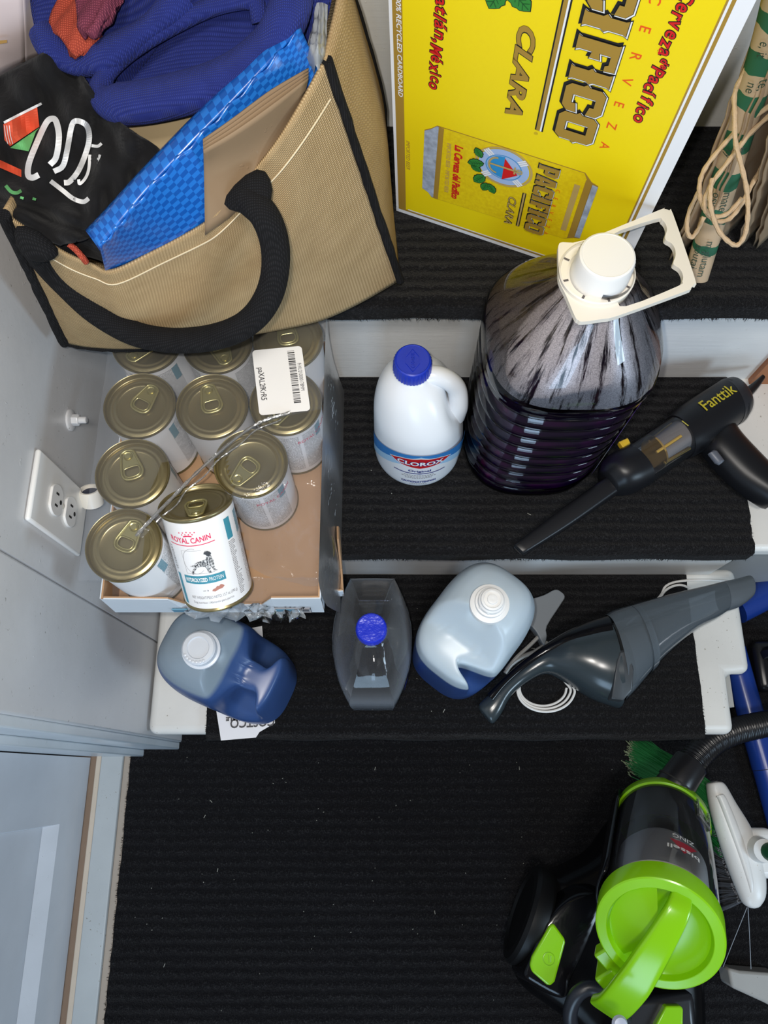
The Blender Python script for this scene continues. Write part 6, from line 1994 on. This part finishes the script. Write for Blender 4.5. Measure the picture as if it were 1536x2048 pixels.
# raised shoulder with the power pedal
sp_ = [(1150, 1790), (1092, 1842), (1058, 1920), (1048, 1950), (1066, 1968), (1128, 1998), (1142, 1960), (1180, 1880), (1205, 1800)]
bs = catmull([(*at(px, py, 0.150).xy, 0) for px, py in sp_], 4, True)
c_ = sum(bs, Vector()) / len(bs)
g = G(); g.loft([[Vector((c_.x + (p.x - c_.x) * k, c_.y + (p.y - c_.y) * k, z)) for p in bs] for z, k in ((0.06, 1.25), (0.11, 1.12), (0.142, 1.03), (0.150, 0.97), (0.152, 0.85))])
obj('pedal_shoulder', g, M['gloss_black'], vac, sub=1)
pp_ = [(1105, 1847), (1109, 1849), (1130, 1878), (1131, 1886), (1110, 1964), (1102, 1972), (1094, 1970), (1064, 1944), (1060, 1930), (1064, 1914), (1098, 1854)]
bp = [(*at(px, py, 0.157).xy,) for px, py in pp_]
g = G(); g.prism(bp, 0.148, 0.157)
pw = obj('power_pedal', g, M['lime'], vac, bevel=0.0035, seg=3, label='lime green power pedal')
c0 = at(1098, 1918, 0.1572)
g = G(); g.tube([c0 + Vector((0.0085 * cos(2 * pi * k / 28), 0.0085 * sin(2 * pi * k / 28), 0)) for k in range(28)], 0.0005, 6, True)
g.box(c0.x - 0.0008, c0.x + 0.0002, c0.y - 0.005, c0.y + 0.005, c0.z - 0.0003, c0.z + 0.0004); g.tube([c0 + Vector((0.002, -0.004, 0)), c0 + Vector((0.003, 0.004, 0))], 0.0005, 6)
obj('power_symbol', g, M['lime_dark'], pw)
pr2 = [(*at(px, py, 0.160).xy,) for px, py in ((1332, 2012), (1362, 2012), (1367, 2018), (1366, 2080), (1300, 2085), (1312, 2050))]
g = G(); g.prism(pr2, 0.110, 0.160); obj('rewind_pedal', g, M['lime'], vac, bevel=0.0035, seg=3, label='lime green cord pedal')
g = G(); g.prism([(*at(px, py, 0.148).xy,) for px, py in ((1240, 2000), (1390, 1985), (1400, 2100), (1210, 2110))], 0.08, 0.148); obj('rear_deck', g, mat('deck_black', (0.010, 0.011, 0.014), 0.3), vac, bevel=0.01, seg=3)
g = G(); g.tube(catmull(A((1150, 2075, .15), (1140, 2030, .17), (1152, 1992, .185), (1178, 1975, .19), (1208, 1985, .19), (1232, 2010, .18), (1250, 2040, .17)), 8), 0.0105, 12); obj('bumper_loop', g, mat('bumper_slate', (0.014, 0.016, 0.022), 0.35), vac)
# carrying strap rising over the lid and past its lower edge
sp_ = catmull([VM @ Vector(p) for p in ((0.022, 0.056, -0.004), (0.018, 0.045, 0.010), (0.006, 0.020, 0.021), (-0.008, -0.010, 0.028), (-0.022, -0.044, 0.030), (-0.036, -0.078, 0.024), (-0.048, -0.108, 0.012), (-0.058, -0.130, -0.006))], 6)
n_ = len(sp_)
rings = []
for i, p in enumerate(sp_):
    tdir = (sp_[min(i + 1, n_ - 1)] - sp_[max(i - 1, 0)]).normalized()
    sd = tdir.cross(vz).normalized()
    up2 = sd.cross(tdir).normalized()
    wd = 0.0125 + 0.0085 * min(1, i / (n_ * 0.6))
    rings.append([p + sd * (wd * x) + up2 * (0.0075 * y) for x, y, _ in sring(1, 1, 0, 5, 24)])
g = G(); g.loft(rings)
obj('carry_handle', g, M['lime'], vac, angle=40, label='lime green carrying handle')
g = G()
rows = []
for k in range(15):                       # scoop under the strap
    a = R(96) + R(132) * k / 14
    rows.append([VM @ Vector((r_ * cos(a), r_ * sin(a), z_)) for r_, z_ in ((0.0600, -0.0058), (0.050, -0.0030), (0.034, 0.004), (0.012, 0.013))])
g.grid(rows)
obj('lid_scoop', g, M['lime'], lid, angle=180)
g = G(); g.box(-0.098, -0.070, -0.022, 0.012, -0.030, -0.008, VM @ Matrix.Rotation(R(45), 4, 'Z')); obj('lid_catch', g, M['lime_dark'], vac, bevel=0.003, seg=2)
g = G(); g.box(-0.118, -0.088, -0.044, -0.012, -0.045, -0.004, VM @ Matrix.Rotation(R(45), 4, 'Z')); obj('handle_post', g, M['lime_dark'], vac, bevel=0.003, seg=2)
g = G(); g.lathe([(0.008, 0), (0.0095, 0.003), (0.0075, 0.008), (0.001, 0.009)], 20, Matrix.Translation(at(1238, 2046, 0.365))); obj('release_knob', g, mat('pale_knob', (0.42, 0.45, 0.55), 0.3), vac)
# hose cuff and the ribbed hose running off to the right
cuff = A((1330, 1606, .140), (1345, 1580, .150), (1366, 1548, .152), (1382, 1526, .150))
g = G(); g.tube(cuff, [0.030, 0.030, 0.0275, 0.0265], 28); ck_ = obj('hose_cuff', g, M['black_pl'], vac, angle=40, bevel=0.001)
g = G(); g.tube([cuff[1].lerp(cuff[2], 0.40), cuff[1].lerp(cuff[2], 0.48)], 0.0305, 28); obj('cuff_ring', g, M['dark'], ck_, angle=40)
hs = catmull(A((1376, 1536, .150), (1398, 1508, .146), (1430, 1480, .136), (1470, 1462, .124), (1510, 1452, .114), (1560, 1444, .105), (1640, 1440, .085), (1720, 1445, .055), (1800, 1470, .03)), 30)
g = G()
L_, path, rad = 0.0, [], []
prev = hs[0]
for p in hs:
    L_ += (p - prev).length; prev = p
    path.append(p); rad.append(0.0205 + 0.0016 * sin(L_ / 0.0046 * 2 * pi))
dens = []
acc = 0.0
tot = sum((hs[i + 1] - hs[i]).length for i in range(len(hs) - 1))
N_ = int(tot / 0.00115)
cum = [0.0]
for i in range(len(hs) - 1): cum.append(cum[-1] + (hs[i + 1] - hs[i]).length)
pp2, rr2 = [], []
j = 0
for i in range(N_ + 1):
    s_ = tot * i / N_
    while j < len(cum) - 2 and cum[j + 1] < s_: j += 1
    f_ = (s_ - cum[j]) / max(1e-9, cum[j + 1] - cum[j])
    pp2.append(hs[j].lerp(hs[j + 1], f_)); rr2.append(0.0198 + 0.0017 * sin(s_ / 0.0050 * 2 * pi))
g.tube(pp2, rr2, 20)
obj('suction_hose', g, M['black_pl'], vac, angle=180, label='ribbed black hose')

# ------------------------------------------------------------------ broom standing at the right edge
M['broom_white'] = painted('scuffed_white_plastic', (0.74, 0.73, 0.71), dirt=(0.42, 0.34, 0.24), amount=0.5, rough=0.35, bstr=0.04)
broom = empty('broom', (0.53, -0.08, ZM), 'white angled broom with green and grey bristles, standing by the vacuum', 'broom')
h0 = refine([((1418, 1566), (1432, 1562), 0.010), ((1414, 1572), (1448, 1568), 0.014), ((1420, 1615), (1470, 1605), 0.017), ((1438, 1680), (1503, 1660), 0.019), ((1458, 1740), (1526, 1730), 0.019), ((1478, 1790), (1530, 1785), 0.017), ((1488, 1808), (1520, 1810), 0.012), ((1498, 1815), (1510, 1816), 0.006)], 5)
g = lay(h0, 0.130, 30)
bh = obj('broom_head', g, M['broom_white'], broom, angle=60)
g = lay(refine([((1432, 1595), (1440, 1590), 0.003), ((1436, 1600), (1452, 1596), 0.006), ((1468, 1690), (1488, 1684), 0.006), ((1492, 1760), (1506, 1756), 0.005), ((1500, 1785), (1506, 1783), 0.003)], 5), 0.145); obj('head_ridge', g, M['broom_white'], bh)
sk = at(1522, 1700, 0.155)
g = G(); g.lathe([(0.020, -0.035), (0.0185, 0.0), (0.0165, 0.012), (0.0145, 0.012)], 28, Matrix.Translation(sk)); obj('handle_socket', g, M['broom_white'], bh)
g = G(); g.box(sk.x - 0.022, sk.x + 0.03, sk.y - 0.042, sk.y + 0.03, 0.115, 0.143); obj('socket_base', g, M['broom_white'], bh, bevel=0.01, seg=3)
lean_ = Vector((0.075, -0.028, 0.30))
M['pole_green'] = mat('dark_green_pole', (0.006, 0.055, 0.022), 0.3)
g = G(); g.tube([sk + Vector((0, 0, -0.005)), sk + Vector((0.06, -0.012, 0.10)), sk + Vector((0.32, -0.055, 0.55))], 0.0138, 20); obj('broom_handle', g, M['pole_green'], broom)
M['bristle_g'] = mat('green_bristles', (0.012, 0.15, 0.035), 0.5)
M['bristle_tip'] = mat('frayed_tips', (0.22, 0.27, 0.16), 0.8)
M['bristle_d'] = mat('grey_bristles', (0.13, 0.135, 0.15), 0.5)


def bristles(a0, a1, b0, b1, n, r, jitter, curl):
    g, tp = G(), G()
    for i in range(n):
        t = rnd.random(); w_ = rnd.uniform(-0.013, 0.013)
        p = a0.lerp(a1, t) + Vector((w_, w_ * 0.3, 0))
        e = b0.lerp(b1, max(0, min(1, t + rnd.uniform(-0.04, 0.04)))) + Vector((rnd.gauss(0, jitter), rnd.gauss(0, jitter), abs(rnd.gauss(0, jitter * 0.5))))
        e.z = max(e.z, ZM + 0.0015)
        m_ = (p + e) / 2 + Vector((rnd.gauss(0, jitter * 0.35), rnd.gauss(0, jitter * 0.35), curl))
        P = [p, (p + m_) / 2 + Vector((0, 0, curl * 0.3)), m_, e]
        g.tube(P, [r, r, r, r * 0.8], 4)
        if curl and rnd.random() < 0.6:
            d_ = (e - m_).normalized() * rnd.uniform(0.005, 0.014)
            tp.tube([e, e + d_ + Vector((rnd.gauss(0, 0.003), rnd.gauss(0, 0.003), 0.001))], [r * 1.1, r * 0.8], 3)
    return g, tp


gb, tb = bristles(at(1424, 1580, .120), at(1448, 1640, .120), Vector((0.448, 0.058, 0.008)), Vector((0.440, 0.004, 0.008)), 420, 0.0008, 0.006, 0.012)
o1 = obj('green_bristles', gb, M['bristle_g'], broom, smooth=False, label='splayed green bristles', kind='stuff')
obj('frayed_tips', tb, M['bristle_tip'], o1, smooth=False, kind='stuff')
gb, tb = bristles(at(1436, 1630, .120), at(1456, 1715, .120), Vector((0.470, 0.000, 0.010)), Vector((0.518, -0.080, 0.010)), 300, 0.0008, 0.004, 0.006)
obj('green_bristles', gb, M['bristle_g'], broom, smooth=False, label='splayed green bristles', kind='stuff')
gb, _ = bristles(at(1450, 1690, .120), at(1492, 1800, .120), Vector((0.520, -0.080, 0.008)), Vector((0.545, -0.215, 0.008)), 640, 0.0010, 0.003, 0.0)
obj('grey_bristles', gb, M['bristle_d'], broom, smooth=False, label='dark grey bristles', kind='stuff')
gb, _ = bristles(at(1440, 1650, .120), at(1470, 1720, .120), Vector((0.505, -0.060, 0.008)), Vector((0.535, -0.120, 0.008)), 260, 0.0008, 0.003, 0.0)
obj('grey_bristles', gb, M['bristle_d'], broom, smooth=False, label='dark grey bristles', kind='stuff')

# ---- dustpan edge, cobweb threads, blue pipes and a dark wheel at the right
pan = empty('dustpan', at(1500, 1970, ZM), 'grey dustpan with one corner showing at the lower right edge', 'dustpan')
g = G(); g.prism([(*at(px, py, 0.05).xy,) for px, py in ((1456, 1936), (1480, 1942), (1560, 1948), (1560, 2022), (1530, 2006), (1464, 1976))], ZM, 0.05)
obj('pan_edge', g, painted('dusty_grey_plastic', (0.36, 0.35, 0.33), dirt=(0.10, 0.09, 0.07), amount=0.8, rough=0.6), pan, bevel=0.004)
th = G()
for a_, b_ in (((1494, 1815, .122), (1446, 1934, .052)), ((1496, 1815, .122), (1502, 1938, .053))):
    P = catmull([at(*a_), (at(*a_) + at(*b_)) / 2 + Vector((0.002, 0, -0.004)), at(*b_)], 8)
    q = G(); q.tube(P, 0.00055, 5)
    o = obj('cobweb_thread', q, mat('cobweb', (0.30, 0.32, 0.35), 0.6), None)
    tag(o, 'pale thread from the broom head to the ' + ('left corner of the dustpan' if a_[0] == 1494 else 'top edge of the dustpan'), 'thread', 'threads below the broom')
M['pipe_blue'] = mat('blue_pipe', (0.012, 0.045, 0.27), 0.25)
zt_ = 0.028
p1 = empty('blue_pipe', at(1510, 1200, zt_), 'blue plastic pipe behind the tip of the hand vacuum', 'pipe', 'blue pipes at the right')
P = [Vector((0.500, 0.200, 0.034)), at(1512, 1196, .034), at(1680, 1110, .034)]
d_ = (P[2] - P[1]).normalized(); P[0] = P[1] - d_ * 0.045
g = G(); g.tube(P, 0.0290, 28); obj('pipe', g, M['pipe_blue'], p1)
p2 = empty('blue_pipe', at(1500, 1480, zt_), 'blue plastic pipe passing under the black hose', 'pipe', 'blue pipes at the right')
a_, b_ = at(1474, 1330, zt_), at(1560, 1640, zt_)
d_ = (b_ - a_).normalized()
a_ = a_ - d_ * 0.03
f_ = ((at(1514, 1540, zt_) - a_).dot(d_))
g = G(); g.tube([a_, a_ + d_ * f_], 0.0225, 28); obj('pipe', g, M['pipe_blue'], p2)
g = G(); g.tube([a_ + d_ * (f_ + 0.001), b_ + d_ * 0.1], 0.0218, 28); obj('pipe_end', g, M['pipe_blue'], p2)
g = G(); g.tube([a_ + d_ * (f_ - 0.001), a_ + d_ * (f_ + 0.002)], 0.0212, 28); obj('pipe_joint', g, M['dark'], p2)
wl = empty('floor_nozzle', at(1545, 1335, ZM), 'black vacuum floor nozzle in the shadow at the right edge, past the notched step', 'nozzle')
g = G(); g.box(*[v for v in (0.665, 0.78, 0.140, 0.230, ZM, 0.045)]); obj('nozzle_body', g, M['black_pl'], wl, bevel=0.012, seg=3)
Mx = Matrix.Translation(at(1562, 1338, 0.050)) @ Matrix.Rotation(R(-70), 4, 'Y') @ Matrix.Rotation(R(20), 4, 'X')
g = G(); g.lathe([(0.022, -0.014), (0.040, -0.014), (0.044, -0.008), (0.044, 0.008), (0.040, 0.014), (0.028, 0.016), (0.024, 0.010), (0.001, 0.010)], 48, Mx); obj('wheel', g, M['black_pl'], wl, angle=40)
